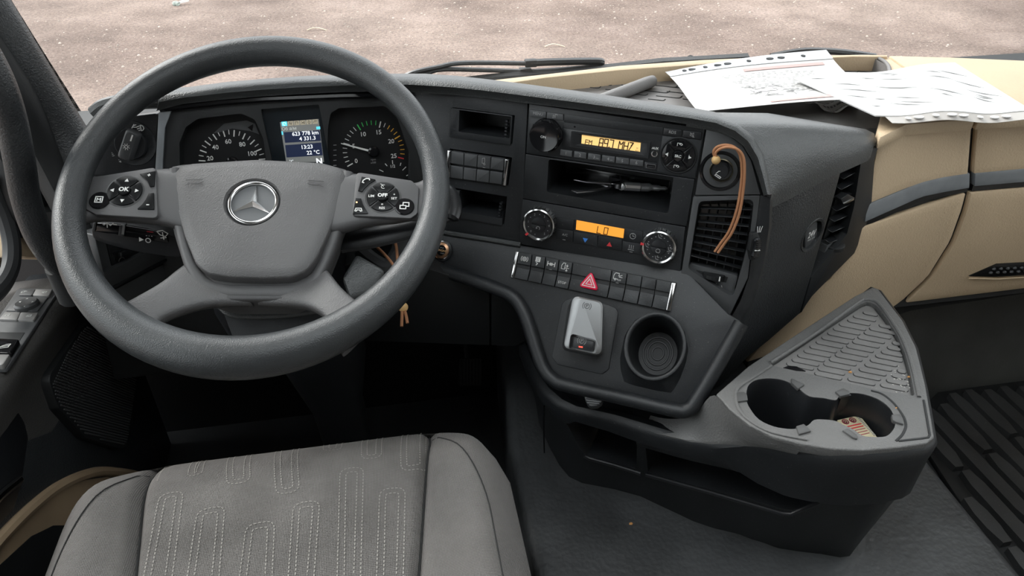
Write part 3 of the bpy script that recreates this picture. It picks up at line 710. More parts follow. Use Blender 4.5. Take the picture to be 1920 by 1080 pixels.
# wavy moulded ribs in the tray
mb = MB()
for (u, v, L_) in ((1080, 150, 36), (1110, 157, 34), (1085, 162, 36), (1135, 168, 40), (1165, 160, 30), (1190, 150, 26), (1150, 147, 22), (1225, 160, 40), (1205, 170, 44), (1235, 148, 32), (1250, 172, 40), (1230, 180, 42), (1265, 164, 34), (1180, 176, 30), (1280, 186, 30), (1215, 186, 28), (1600, 128, 40), (1570, 124, 34), (1610, 134, 36), (1575, 133, 30), (1590, 140, 30)):
    a, b = zat(u, v, TZ), zat(u+L_, v+L_*.10, TZ); c = zat(u+L_*1.15, v+L_*.02, TZ)
    P = spline([a, a.lerp(b, .5), b, c], 4); mb.tube([p+V((0, 0, .0004)) for p in P], .0012, 5, flat=.6)
o = obj('tray_ribs', mb, dark, dash); o['kind'] = 'stuff'
lipf = [(905, 152), (1022, 139), (1163, 123), (1320, 112), (1480, 105), (1600, 102.5), (1664, 103)]
lipn = [(950, 156), (1022, 145.6), (1163, 131), (1320, 120), (1480, 111.5), (1600, 106), (1664, 106.5)]
LZ = -.448
mb = MB(); mb.rings([[zat(*a, LZ), zat(*a, LZ)+V((0, .0, -.06)), zat(*b, LZ)+V((0, .0, -.06)), zat(*b, LZ)] for a, b in zip(lipf, lipn)]); obj('beige_lip', mb, beige, dash, bevel=.0015)
# beige top, in two pieces either side of the seam
def topp(name, px, par, m=beige, z=-.462, h=.02):
    P = [zat(u, v, z) for u, v in px]; mb = MB(); mb.rings([[p+V((0, 0, k)) for p in P] for k in (-h, 0)]); return obj(name, mb, m, par, bevel=.003)
topp('top_panel', [(1640, 104), (1662, 104), (1830, 222.5), (1700, 233), (1650, 258), (1645, 243), (1664, 170), (1668, 126), (1655, 112)], dash, z=-.452)
P = [zat(u, v, -.452) for u, v in ((1470, 113.5), (1600, 106.5), (1640, 108), (1664, 121), (1670, 150))]; mb = MB(); mb.tube(spline(P, 4), .0035, 10); mb.rings([[p+V((-.003, -.004, 0)), p+V((-.003, -.005, -.024)), p+V((.01, .0, -.024))] for p in P]); obj('tray_rim', mb, topblk, dash, smooth=60)
topp('top_lid', [(1666.5, 104), (1780, 107), (1990, 116), (2420, 140), (2420, 191), (1990, 214), (1880, 219), (1836, 222)], glove, z=-.452)
# bar across the tray
q0, q1 = zat(1160, 176, -.463), zat(1228, 150, -.463)
th = thing('tray_divider_bar', 'short dark round-ended bar lying across the ribbed dash-top tray', 'divider', q0+V((0, 0, -.012)))
d = (q1-q0).normalized(); mb = MB(); mb.tube([q0-d*.09, q0, q0.lerp(q1, .8), q1-d*.006, q1-d*.001], [.011, .011, .011, .010, .005], 12); obj('bar', mb, topblk, th, smooth=50)
# knee panels under the slope, side skirt of the tunnel
kp = Fr(LO.at(940, 545, -.03), (math.cos(R(12)), -math.sin(R(12)), 0), (0, -.12, 1))
mb = MB(); mb.plate(kp, [(560, 520), (790, 500), (918, 540), (918, 648), (700, 640), (560, 640)], -.03, 0); obj('knee_panel', mb, dark, dash, bevel=.002)
mb = MB(); mb.plate(kp, [(921, 541), (950, 552), (975, 580), (985, 640), (966, 650), (921, 648)], -.03, 0); obj('knee_panel', mb, dark, dash, bevel=.002)
# ================================================================== INSTRUMENT CLUSTER
def Z1(*p): return zz(800, 160, 6, p)
def Z2(*p): return zz(970, 180, 4, p)
def Z3(*p): return zz(950, 370, 4, p)
def Z4(*p): return zz(950, 520, 4, p)
def Z5(*p): return zz(1280, 240, 3, p)
def P1(name, fr_, px, h0, h1, m, par, r=0, bev=.001, seg=2, **k):
    mb = MB(); mb.plate(fr_, px, h0, h1, r); return obj(name, mb, m, par, bevel=bev, seg=seg, **k)
clu = thing('instrument_cluster', 'instrument cluster with two round dials and a narrow lit screen, behind the steering wheel', 'instrument cluster', CL.at(540, 330, -.05))
cpx = [(297, 210), (345, 196), (420, 188), (490, 182), (640, 174), (768, 172), (800, 300), (800, 420), (288, 420)]
hou = P1('housing', CL, cpx, -.05, 0, dark, clu, bev=.002)
cm = MB()
ld = [(336, 420), (333, 270), (345, 240), (368, 224), (450, 214), (476, 226), (492, 262), (512, 420)]
rd = [(612, 420), (614, 240), (619, 214), (634, 204), (722, 200), (745, 222), (768, 290), (772, 420)]
ds = [(487, 206), (597, 197), (622, 330), (514, 332)]
for p_ in (ld, rd): cm.plate(CL, p_, -.022, .01, .008)
cm.plate(CL, ds, -.010, .01, .002); cut(hou, cm)
P1('bezel_edge', CL, [(297, 211), (322, 204), (309, 240), (305, 300), (303, 420), (287, 420), (290, 330)], -.002, .004, greytrim, clu)
facem = mat('dial_face', (.010, .010, .011), .5, spec=.3)
FH = -.021
def dial(name, px, c, r, a0, a1, n, longs, nums, cols, widths):
    fc = P1(name, CL, px, -.024, FH, facem, clu, bev=0)
    a, b = CL.ab(*c, FH)
    for k in range(n+1):
        th = R(a0+(a1-a0)*k/n); lg = k % longs == 0; mb = MB(); r0 = r*(.80 if lg else .86); wd = .0016 if lg else .0010
        d = V((math.cos(th), math.sin(th))); nn = V((-d.y, d.x))*wd/2
        q = [V((a, b))+d*r0-nn, V((a, b))+d*r-nn, V((a, b))+d*r+nn, V((a, b))+d*r0+nn]
        mb.plate(CL, [(x.x, x.y) for x in q], FH-.0002, FH+.0006, ab=True); obj('tick', mb, cols(k), fc, smooth=0)
    for s, v in nums:
        th = R(a0+(a1-a0)*v); rr = r*.64; text(s, CL, a+rr*math.cos(th)*1.04, b+rr*math.sin(th), .0065, white, fc, FH+.0003, bold=.012, name='numeral', ab=True)
    return fc, a, b
yel = mat('amber_tick', (.85, .45, .06), .5); grn = mat('green_tick', (.05, .55, .12), .5)
sp_, sa, sb = dial('speedometer', [(334, 425), (331, 268), (343, 238), (367, 222), (452, 212), (478, 224), (495, 262), (515, 425)], (436, 304), .0475, 192, -8, 21, 2, [('20', 27/200), ('40', 62/200), ('60', 100/200), ('80', 137/200), ('100', 172/200)], lambda k: white, 0)
mb = MB(); mb.lathe(CL, (sa, sb), [(.0085, FH), (.0085, FH+.006), (.006, FH+.008), (.0001, FH+.008)], 20, ab=True); obj('needle_hub', mb, gloss, sp_)
P1('overlay_arc', CL, [(400, 250), (420, 232), (462, 226), (478, 232), (486, 252), (470, 246), (435, 241), (412, 248)], FH, FH+.0006, keygrey, sp_, bev=0)
P1('arrow_mark', CL, [(464, 239), (474, 233), (473, 246)], FH+.0006, FH+.0012, gloss, sp_, bev=0)
tc_, ta, tb = dial('tachometer', [(610, 425), (612, 240), (617, 212), (633, 202), (724, 198), (747, 220), (771, 290), (775, 425)], (701, 284), .0465, 205, -18, 25, 5, [('0', 0), ('5', .2), ('10', .4), ('15', .6), ('20', .8), ('25', 1)],
    lambda k: grn if 10 <= k <= 14 else (yel if 17 <= k <= 24 else (redp if k == 25 else white)), 0)
th = R(161); d = V((math.cos(th), math.sin(th))); nn = V((-d.y, d.x))
q = [V((ta, tb))-nn*.0016, V((ta, tb))+d*.050-nn*.0006, V((ta, tb))+d*.050+nn*.0006, V((ta, tb))+nn*.0016]
mb = MB(); mb.plate(CL, [(x.x, x.y) for x in q], FH+.004, FH+.0055, ab=True); obj('needle', mb, white, tc_)
mb = MB(); mb.lathe(CL, (ta, tb), [(.0085, FH), (.0085, FH+.006), (.006, FH+.008), (.0001, FH+.008)], 20, ab=True); obj('needle_hub', mb, gloss, tc_)
text('rpm', CL, 700, 299, .0032, offwhite, tc_, FH+.0003); text('x100', CL, 700, 305, .0028, offwhite, tc_, FH+.0003)
text('1/2', CL, 736, 312, .0045, white, tc_, FH+.0003, bold=.01, name='numeral')
for u, v, rot, l in ((736, 304, 90, .005), (724, 309, 125, .004), (751, 308, 70, .004), (715, 320, 150, .006), (758, 316, 40, .007), (765, 328, 20, .005)):
    a, b = CL.ab(u, v, FH); d = V((math.cos(R(rot)), math.sin(R(rot))))*l/2; mb = MB(); strokes(mb, CL, a, b, 1, [[(-d.x, -d.y), (d.x, d.y)]], .0011, FH+.0002); obj('tick', mb, white, tc_, smooth=0)
for k in range(5):
    a, b = CL.ab(628, 272+k*9.5, FH); mb = MB(); strokes(mb, CL, a, b, 1, [[(-.002, 0), (.002, 0)]], .0008, FH+.0002); obj('tick', mb, offwhite, tc_, smooth=0)
scm = mat('screen_black', (.012, .016, .020), .18)
scr = P1('display_screen', CL, [(486, 205), (598, 196), (624, 334), (512, 336)], -.014, -.009, scm, clu, bev=0)
DH = -.0088
glow = mat('screen_white', (.85, .88, .92), .5, emit=.35); cyan = mat('screen_cyan', (.10, .62, .80), .5, emit=.35); navy = mat('screen_navy', (.012, .018, .045), .4, emit=.25); sgrey = mat('screen_grey', (.16, .165, .16), .5, emit=.2); stan = mat('screen_tan', (.36, .32, .24), .5, emit=.2)
ZD = lambda *p: zz(280, 180, 3.555, p)
P1('screen_field', CL, ZD((870, 175), (1128, 153), (1165, 440), (912, 440)), DH-.001, DH, sgrey, scr, bev=0)
P1('screen_field', CL, ZD((895, 242), (1135, 228), (1144, 298), (905, 312)), DH, DH+.0003, navy, scr, bev=0)
P1('screen_field', CL, ZD((905, 328), (1146, 310), (1156, 395), (915, 410)), DH, DH+.0003, navy, scr, bev=0)
for k in range(6):
    x = 880+k*41; P1('menu_tab', CL, ZD((x, 172-k*2.9), (x+36, 169-k*2.9), (x+40, 199-k*2.9), (x+4, 202-k*2.9)), DH, DH+.0004, cyan if k == 0 else stan, scr, bev=0)
    cx, cy = ZD((x+20, 186-k*2.9))[0]
    symbol(CL, cx, cy, .0028, [[arc(0, 0, .8, 0, 300, 6), [(-.8, -.5), (-.3, .7), (.2, -.6), (.8, .6)], [(-.7, -.8), (-.7, .6), (.6, .6), (.6, -.3)], [(-.8, -.6), (.8, .6), (.8, -.6), (-.8, .6)], [(0, -.9), (.6, 0), (0, .9), (-.5, 0), (0, -.9)], [(-.8, -.4), (-.2, .6), (.8, .6), (.2, -.2)]][k]], glow if k == 0 else dark, scr, DH+.0005, .0005)
P1('scroll_mark', CL, ZD((1112, 205), (1138, 203), (1140, 221), (1114, 223)), DH, DH+.0004, cyan, scr, bev=0)
P1('scroll_mark', CL, ZD((880, 236), (889, 235), (892, 258), (883, 259)), DH, DH+.0004, cyan, scr, bev=0)
rt_ = R(3.5)*0
def dt(s, x, y, sz, b=.012, m=glow): u, v = ZD((x, y))[0]; text(s, CL, u, v, sz, m, scr, DH+.0004, bold=b)
dt('Об а/м', 932, 218, .0046, 0, sgrey if False else mat('screen_lightgrey', (.5, .52, .5), .5, emit=.25)); dt('623 778 km', 1040, 249, .0056); dt('4 331.3', 1055, 283, .0056)
dt('13:23', 1050, 340, .0056); dt('22 °C', 1092, 377, .0056); dt('N', 1133, 436, .0085, .03)
dt('°C', 948, 436, .004, 0)
for x, y in ((745, 190), (880, 82)): pass
# headlight switch
hl = thing('headlight_switch', 'rotary headlight switch with pale lamp symbols on a black panel left of the dials', 'switch', CL.at(250, 290, -.02))
P1('panel', CL, [(150, 330), (186, 240), (215, 222), (255, 217), (296, 212), (289, 330)], -.03, .002, plastic2, hl, .004)
hr = .0215
mb = MB(); mb.lathe(CL, (250, 268), [(hr*1.5, .001), (hr*1.45, .004), (hr*1.02, .003), (hr, .003)], 36); obj('dish', mb, plastic, hl)
mb = MB(); mb.lathe(CL, (249, 269), [(hr, .002), (hr, .010), (hr*.93, .0125), (.0001, .012)], 36); obj('knob', mb, plastic2, hl)
kf = Fr(CL.at(249, 269, 0), CL.ax, CL.ay).turned(R(-28))
mb = MB(); mb.rings([[kf.w(a, b, h) for a, b in rnd([(-x, -y), (x, -y), (x, y), (-x, y)], .005)] for x, y, h in ((.0105, hr*.99, .011), (.0085, hr*.97, .022), (.0065, hr*.9, .024))]); gr = obj('grip_bar', mb, keygrey, hl, smooth=40)
mb = MB(); strokes(mb, kf, .0018, .0125, 1, [[(0, -.004), (0, .004)]], .0018, .0242); obj('pointer', mb, white, hl, smooth=0)
sun = [arc(0, 0, .45, 0, 360, 12)]+[[(.65*math.cos(R(k*45)), .65*math.sin(R(k*45))), (1*math.cos(R(k*45)), 1*math.sin(R(k*45)))] for k in range(8)]
symbol(kf, -.001, -.002, .0045, sun, white, hl, .0243, .0007, ab=True)
lampL = [arc(0, 0, .8, -90, 90, 8), [(0, -.8), (0, .8)], [(-.3, .6), (-1, .4)], [(-.3, 0), (-1, -.2)], [(-.3, -.6), (-1, -.8)]]
symbol(CL, 264, 240, .0048, lampL, white, hl, .0042, .0012); symbol(CL, 251, 237, .0035, [[(-.9, -.6), (.2, .8)], [(-.3, -.3), (.9, -.4)], [(0, .3), (.9, .6)]], white, hl, .0042, .001)
symbol(CL, 216, 288, .004, lampL, offwhite, hl, .0024, .001); symbol(CL, 229, 298, .0045, lampL+[[(-.6, 1), (-.6, -1)]], white, hl, .0024, .001)
P1('label_plate', CL, [(206, 290), (214, 280), (237, 296), (230, 304)], .001, .0026, dark, hl, .003)

# ================================================================== CUBBIES, SWITCH BANKS
def cubby(label, o4, i4, depth=.070):
    th = thing('storage_cubby', label, 'cubby', UP.at(*o4[3], -.06), 'open cubbies in the left fascia')
    b = P1('frame', UP, o4, -depth, .0025, plastic, th, .0025, .001)
    cm = MB(); cm.plate(UP, i4, -depth+.003, .02, .001); cut(b, cm)
    TL, TR, BR, BL = [V(q) for q in i4]
    for A, B, sg in ((TL, BL, 1), (TR, BR, -1)):
        for k in range(6):
            q = A.lerp(B, .12+k*.15); a, b_ = UP.ab(q.x, q.y, .001); mb = MB(); mb.box(UP.w(a+sg*.0008, b_, -.003), UP.ax*.0016, UP.ay*.0013, UP.n*.004); obj('tooth', mb, plastic, th, smooth=0)
    return th
cubby('upper empty black cubby with toothed sides, above the chrome-ended switch bank', [(843.7, 202), (961, 217.5), (956.7, 273), (841, 257)], [(852.5, 210), (951, 222.5), (947.5, 264), (851, 251)])
cubby('lower empty black cubby with toothed sides, below the chrome-ended switch bank', [(846, 355), (947, 372), (941, 424), (843, 407)], [(853, 363), (940, 377.5), (935, 416), (851, 402)])
def lerp2(q4, s, t):
    TL, TR, BR, BL = [V(q) for q in q4]; p = TL.lerp(TR, s).lerp(BL.lerp(BR, s), t); return (p.x, p.y)
def cellq(q4, s0, s1, t0, t1): return [lerp2(q4, s0, t0), lerp2(q4, s1, t0), lerp2(q4, s1, t1), lerp2(q4, s0, t1)]
bk = thing('switch_bank', 'bank of eight rocker switches between two chrome end caps, beside the steering wheel rim', 'switch bank', UP.at(895, 340, -.01))
P1('tray', UP, [(838.5, 281), (956, 298.5), (949, 351), (834.5, 334)], -.011, .0005, dark, bk, .002)
Q = [(845.3, 283.5), (945.5, 298.5), (941, 346), (843.5, 333)]
for r_, (t0, t1) in enumerate(((0, .46), (.54, 1))):
    for k in range(4):
        c = cellq(Q, k/4+.006, (k+1)/4-.006, t0, t1)
        P1('rocker', UP, c, .0, .0075 if r_ == 0 else .0065, keygrey, bk, .001, .0014)
c_ = lerp2(Q, .62, .24)
symbol(UP, c_[0], c_[1]-2, .0052, [[(-.4, -.6), (-.4, .8), (.3, 1), (.4, -.2), (.1, -.6), (-.4, -.6)], arc(.3, -.8, .25, 0, 360, 8)], offwhite, bk, .0078, .0007)
symbol(UP, c_[0]+1, c_[1]+10, .0018, [[(-1, 0), (1, 0)]], offwhite, bk, .0078, .0006)
P1('end_cap', UP, [(838.5, 282), (844.8, 283), (843, 334), (836, 332)], .0, .009, chrome, bk, .0012, .0018)
P1('end_cap', UP, [(946.3, 298.5), (953.5, 300), (948, 349), (941.5, 347)], .0, .009, chrome, bk, .0012, .0018)

# ================================================================== RADIO
rad = thing('car_radio', 'black car radio with amber frequency display, knob and round control pad', 'radio', UP.at(1150, 310, -.02))
P1('face', UP, Z2((88, 58), (1408, 245), (1335, 622), (66, 430)), -.006, 0, plastic, rad, .001)
P1('top_flap', UP, Z2((350, 135), (1095, 237), (1090, 293), (348, 196)), -.001, .0009, plastic, rad, 0, .0005)
P1('left_field', UP, Z2((95, 165), (345, 200), (322, 455), (72, 425)), -.001, .0007, plastic, rad, 0, .0004)
P1('right_field', UP, Z2((1088, 300), (1385, 332), (1330, 610), (1050, 568)), -.001, .0007, plastic, rad, 0, .0004)
P1('centre_field', UP, Z2((345, 243), (1080, 345), (1050, 500), (335, 400)), -.001, .0006, plastic2, rad, 0, .0004)
for nm, px, lab in (('menu_key', ((95, 103), (217, 119), (214, 166), (92, 152)), 'MENU'), ('tone_key', ((222, 120), (345, 137), (343, 183), (219, 168)), None), ('rds_key', ((1100, 240), (1232, 256), (1228, 305), (1094, 290)), 'RDS'), ('mute_key', ((1246, 258), (1384, 275), (1378, 327), (1240, 309)), None)):
    m_ = keygrey if nm in ('menu_key', 'tone_key') else plastic2
    P1(nm, UP, Z2(*px), 0, .0022, m_, rad, .0008, .0006)
    cx = sum(p[0] for p in px)/4; cy = sum(p[1] for p in px)/4; u, v = Z2((cx, cy))[0]
    if lab: text(lab, UP, u, v, .0038, offwhite, rad, .0023)
    elif nm == 'tone_key': symbol(UP, u, v, .0035, [arc(-.7, -.5, .25, 0, 360, 8), [(-.45, -.5), (-.45, .5), (-.9, .2)], [(.1, -.6), (.1, .8), (.9, .8), (.9, .4)]], offwhite, rad, .0023, .0006)
    else: symbol(UP, u, v, .0032, [[(-.8, -.4), (-.8, .4), (-.2, .4), (.5, .9), (.5, -.9), (-.2, -.4), (-.8, -.4)], [(-.9, .9), (.9, -.9)]], offwhite, rad, .0023, .0005)
def knob(par, fr_, c, r, h, m, name='knob', n=40, teeth=0, top=None):
    mb = MB(); mb.lathe(fr_, c, [(r*1.06, .0), (r*1.04, .002), (r, .003), (r*.97, h-.002), (r*.92, h), (r*.80, h-.0006), (.0001, h-.0022)], n, h); return obj(name, mb, m, par, smooth=30)
kn = knob(rad, UP, (1019.5, 256.5), .0225, .016, gloss, 'volume_knob')
for k in range(10):
    a, b = UP.ab(1019.5, 256.5, .016); th = k*2*PI/10; mb = MB(); mb.box(UP.w(a+.0222*math.cos(th), b+.0222*math.sin(th), .010), (UP.ax*math.cos(th)+UP.ay*math.sin(th))*.0008, (UP.ay*math.cos(th)-UP.ax*math.sin(th))*.0012, UP.n*.005); obj('grip_notch', mb, dark, kn, smooth=0)
text('ON', UP, 1018.5, 257, .0036, white, rad, .0142)
# amber display with its sloped surround
dsur = P1('display_frame', UP, Z2((405, 265), (1000, 348), (982, 470), (395, 382)), -.0005, .0035, plastic2, rad, 0, 0)
D4 = Z2((484, 291), (926, 351), (920, 418), (480, 356))
cm = MB(); o4 = [UP.ab(*q, .0035) for q in Z2((430, 278), (985, 352), (968, 455), (420, 372))]; i4 = [UP.ab(*q, -.0003) for q in D4]
cm.rings([[UP.w(a, b, .0045) for a, b in o4], [UP.w(a, b, .0006) for a, b in i4]]); cut(dsur, cm)
dsp = P1('display', UP, D4, -.0002, .0008, lcd, rad, 0, 0)
def seg(fr_, u, v, w_, h_, segs, h, mb, sl=.06, wd=.0012):
    a, b = fr_.ab(u, v, h); S = {'a': [(-.5, 1), (.5, 1)], 'b': [(.5, 1), (.5, 0)], 'c': [(.5, 0), (.5, -1)], 'd': [(-.5, -1), (.5, -1)], 'e': [(-.5, -1), (-.5, 0)], 'f': [(-.5, 0), (-.5, 1)], 'g': [(-.5, 0), (.5, 0)], 'm': [(-.5, 1), (0, .2)], 'n': [(.5, 1), (0, .2)], 'z': [(.5, .9), (-.4, -.9)], 'i': [(0, -1), (0, 1)]}
    for s in segs:
        pl = [(a+x*.86*w_+y*.5*h_*sl, b+y*.46*h_) for x, y in S[s]]; strokes(mb, fr_, 0, 0, 1, [pl], wd, h)
mb = MB(); LH = .0010
def D(x, y): return Z2((x, y))[0]
for x, y, w_, h_, sg in ((520, 346, .0042, .007, 'afge'), (548, 350, .0045, .007, 'efmnbc'), (628, 352, .0058, .0125, 'abcdefg'), (665, 356, .0058, .0125, 'abcdfg'), (705, 361, .0058, .0125, 'abc'), (776, 371, .0064, .0118, 'efmnbc'), (815, 376, .0062, .0118, 'efgbc'), (852, 380, .0054, .0118, 'aged' if False else 'anz')):
    seg(UP, *D(x, y), w_, h_, sg, LH, mb, wd=.0013 if h_ > .01 else .0009)
strokes(mb, UP, *UP.ab(*D(686, 384), LH), 1, [[(0, 0), (.0006, .0004)]], .0012, LH)
obj('display_digits', mb, lcdink, rad, smooth=0)
text('TP', UP, *D(898, 393), .0018, lcdink, rad, LH); text('RDS', UP, *D(898, 411), .0018, lcdink, rad, LH)
for k, s in enumerate(('1', '2', '3', '4', '5', '6')):
    x0, x1 = 322+k*104.5, 411+k*107; y0 = 400+k*14.3
    px = ((x0, y0), (x1, y0+13), (x1-3, y0+58), (x0-3, y0+46))
    P1('preset_key', UP, Z2(*px), 0, .003, keygrey, rad, .0008, .0007)
    c = D((x0+x1)/2-2, y0+30); text(s, UP, *c, .0042, offwhite, rad, .0031)
    if k in (2, 3): text(('RND', 'RPT')[k-2], UP, c[0]+6, c[1]+2.5, .0015, offwhite, rad, .0031)
text('AUX', UP, *D(1034, 393), .0030, white, rad, .0008, bold=.02)
mb = MB(); mb.lathe(UP, D(1030, 432), [(.0044, 0), (.0044, .002), (.0030, .0022), (.0026, -.003), (.0001, -.003)], 20); obj('aux_socket', mb, chrome, rad)
P1('usb_plate', UP, Z2((955, 494), (1046, 506), (1040, 560), (950, 546)), 0, .0012, plastic2, rad, 0, .0004)
us = P1('usb_socket', UP, Z2((968, 508), (1038, 516), (1033, 548), (964, 538)), .0005, .0020, steel, rad, 0, 0)
P1('usb_mouth', UP, Z2((972, 512), (1034, 520), (1030, 545), (968, 535)), .001, .0024, gloss, rad, 0, 0)
P1('usb_tongue', UP, Z2((976, 523), (1030, 530), (1028, 538), (974, 531)), .001, .0030, dark, rad, 0, 0)
def ringpad(par, fr_, c, r, h, syms, mid, m=gloss, rim=None, bold=.02, msz=.0042, hb=.25):
    """round four-way pad: four wedge keys round a centre key"""
    a, b = c
    mb = MB(); mb.lathe(fr_, (a, b), [(r*1.12, h-.003), (r*1.12, h), (r*1.06, h+.0012), (r*1.0, h+.0005), (r*.99, h-.002)], 40, ab=True); obj('pad_rim', mb, rim or dark, par)
    for k in range(4):
        A = [(k*90-45+3)+(84)*i/10 for i in range(11)]
        p = [(a+r*.97*math.cos(R(x)), b+r*.97*math.sin(R(x))) for x in A]+[(a+r*.36*math.cos(R(x)), b+r*.36*math.sin(R(x))) for x in A[::-1]]
        mb = MB(); mb.plate(fr_, p, h-.003, h+.0028, ab=True); obj('wedge_key', mb, m, par, bevel=.0006)
        sy = syms[k]
        if sy is None: continue
        ca, cb = a+r*.67*math.cos(R(k*90)), b+r*.67*math.sin(R(k*90))
        if sy[0] == 'tri': tri(fr_, ca, cb, sy[1], R(sy[2]), white, par, h+.003, ab=True)
        elif sy[0] == 'text':
            for i, (s, dz) in enumerate(sy[1]): text(s, fr_, ca, cb+dz, sy[2], white, par, h+.003, bold=.01, ab=True)
        else: symbol(fr_, ca, cb, sy[1], sy[2], white, par, h+.003, .0006, ab=True)
    mb = MB(); mb.lathe(fr_, (a, b), [(r*.33, h-.002), (r*.33, h+.004), (r*.28, h+.0052), (.0001, h+.0056)], 28, ab=True); obj('centre_key', mb, m, par)
    text(mid, fr_, a, b, msz, white, par, h+.0056, bold=bold, ab=True)
fold = [[(-1, -.5), (-1, .6), (.6, .6), (1, .1), (.4, -.2)], [(-.2, .1), (0, .4), (.2, .1)]]
cpad = UP.ab(*D(1208, 447), .002)
pad = P1('pad_well', UP, Z2((1195, 440), (1222, 440), (1222, 455), (1195, 455)), -.002, .0006, dark, rad)
ringpad(rad, UP, cpad, .0225, .001, [('tri', .0026, 0), ('sym', .0034, fold), ('tri', .0026, 180), ('sym', .0034, fold)], 'SRC', msz=.0035)
for du, sg in ((68, 1), (-68, -1)):
    u, v = D(1208+du+sg*10*1, 447+du*.14); symbol(UP, u+sg*.3, v, .0024, [[(0, -1), (0, 1)]], white, rad, .0045, .0006)
mb = MB(); mb.lathe(UP, D(430, 230), [(.0012, 0), (.0012, .0010), (.0001, .0010)], 10); obj('sensor_dot', mb, gloss, rad)
# ================================================================== STORAGE SLOT with scissors
slot = thing('storage_slot', 'wide open black storage slot under the radio, holding scissors', 'storage slot', UP.at(1130, 410, -.09))
O4 = Z2((62, 436), (1330, 626), (1268, 978), (38, 768))
sl = P1('frame', UP, O4, -.105, 0, plastic, slot, .001)
cm = MB(); cm.plate(UP, Z2((205, 497), (1157, 634), (1116, 912), (190, 745)), -.10, .02, .004); cut(sl, cm)
slotin = P1('liner_back', UP, Z2((205, 497), (1157, 634), (1116, 912), (190, 745)), -.1015, -.0995, gloss, slot, .004)
fl = [UP.at(*q, 0) for q in Z2((194, 738), (1117, 900))]
fA, fB = UP.ab(*Z2((192, 743))[0]), UP.ab(*Z2((1116, 908))[0])
mb = MB(); mb.rings([[UP.w(fA[0]+.002, fA[1]+.0, h) for h in (-.099, -.003)]+[UP.w(fA[0]+.002, fA[1]+.002, h) for h in (-.003, -.099)], [UP.w(fB[0]-.002, fB[1]+.0, h) for h in (-.099, -.003)]+[UP.w(fB[0]-.002, fB[1]+.002, h) for h in (-.003, -.099)]]); obj('liner_floor', mb, gloss, slot)
# scissors lie on the slot floor
FLZ = Fr(UP.w((fA[0]+fB[0])/2, (fA[1]+fB[1])/2+.0024, -.05), UP.ax, -UP.n)   # floor of the slot, normal is the fascia's up axis
sc_ = thing('scissors', 'open steel scissors lying in the storage slot below the radio', 'scissors', FLZ.o)
def S(x, y): return zz(1030, 320, 8, [(x, y)])[0]
SH = .012
def blade(name, px, h0, h1, m): return P1(name, FLZ, [S(*q) for q in px], h0, h1, m, sc_, 0, .0005)
def tb(name, px, r, m, h=SH, flat=1):
    P = [FLZ.at(*S(*q), h) for q in px]; mb = MB(); mb.tube(spline(P, 4), r, 8, flat=flat); return obj(name, mb, m, sc_)
blade('blade', [(330, 285), (415, 322), (640, 305), (880, 262), (930, 240), (900, 232), (760, 262), (560, 290)], SH-.001, SH+.001, steel)
blade('blade', [(365, 130), (480, 150), (710, 158), (900, 170), (930, 195), (830, 185), (715, 178), (560, 168)], SH+.002, SH+.004, steel)
tb('tang', [(700, 175), (880, 240), (960, 215), (1010, 215)], .0018, steel); tb('spring', [(912, 95), (908, 160), (935, 195), (1010, 200), (1070, 180), (1075, 140), (1060, 90)], .0012, steel, SH+.006)
tb('pivot_arm', [(930, 195), (1000, 185), (1060, 178)], .003, gloss, SH+.004); mb = MB(); mb.lathe(FLZ, S(1030, 240), [(.005, SH-.002), (.005, SH+.005), (.0001, SH+.006)], 16, SH); obj('pivot_screw', mb, steel, sc_)
P = [FLZ.at(*S(*q), SH) for q in ((1070, 248), (1110, 235), (1200, 238), (1360, 248))]; mb = MB(); mb.tube(spline(P, 4), [.002]+[.0055]*4+[.0065]*8, 10); obj('handle', mb, mat('bright_steel', (.85, .85, .86), .3, metal=.7), sc_)
P = [FLZ.at(*S(*q), SH) for q in ((1364, 249), (1500, 252), (1640, 262), (1770, 268))]; mb = MB(); mb.tube(spline(P, 4), [.0062]*5+[.0045]*4+[.003]*3+[.0012], 10); obj('handle_tip', mb, MT['bright_steel'], sc_)
P = [FLZ.at(*S(*q), .006) for q in ((1000, 190), (1100, 180), (1260, 140), (1500, 150), (1700, 220))]; mb = MB(); mb.tube(spline(P, 4), .004, 8, flat=.6); obj('far_handle', mb, gloss, sc_)
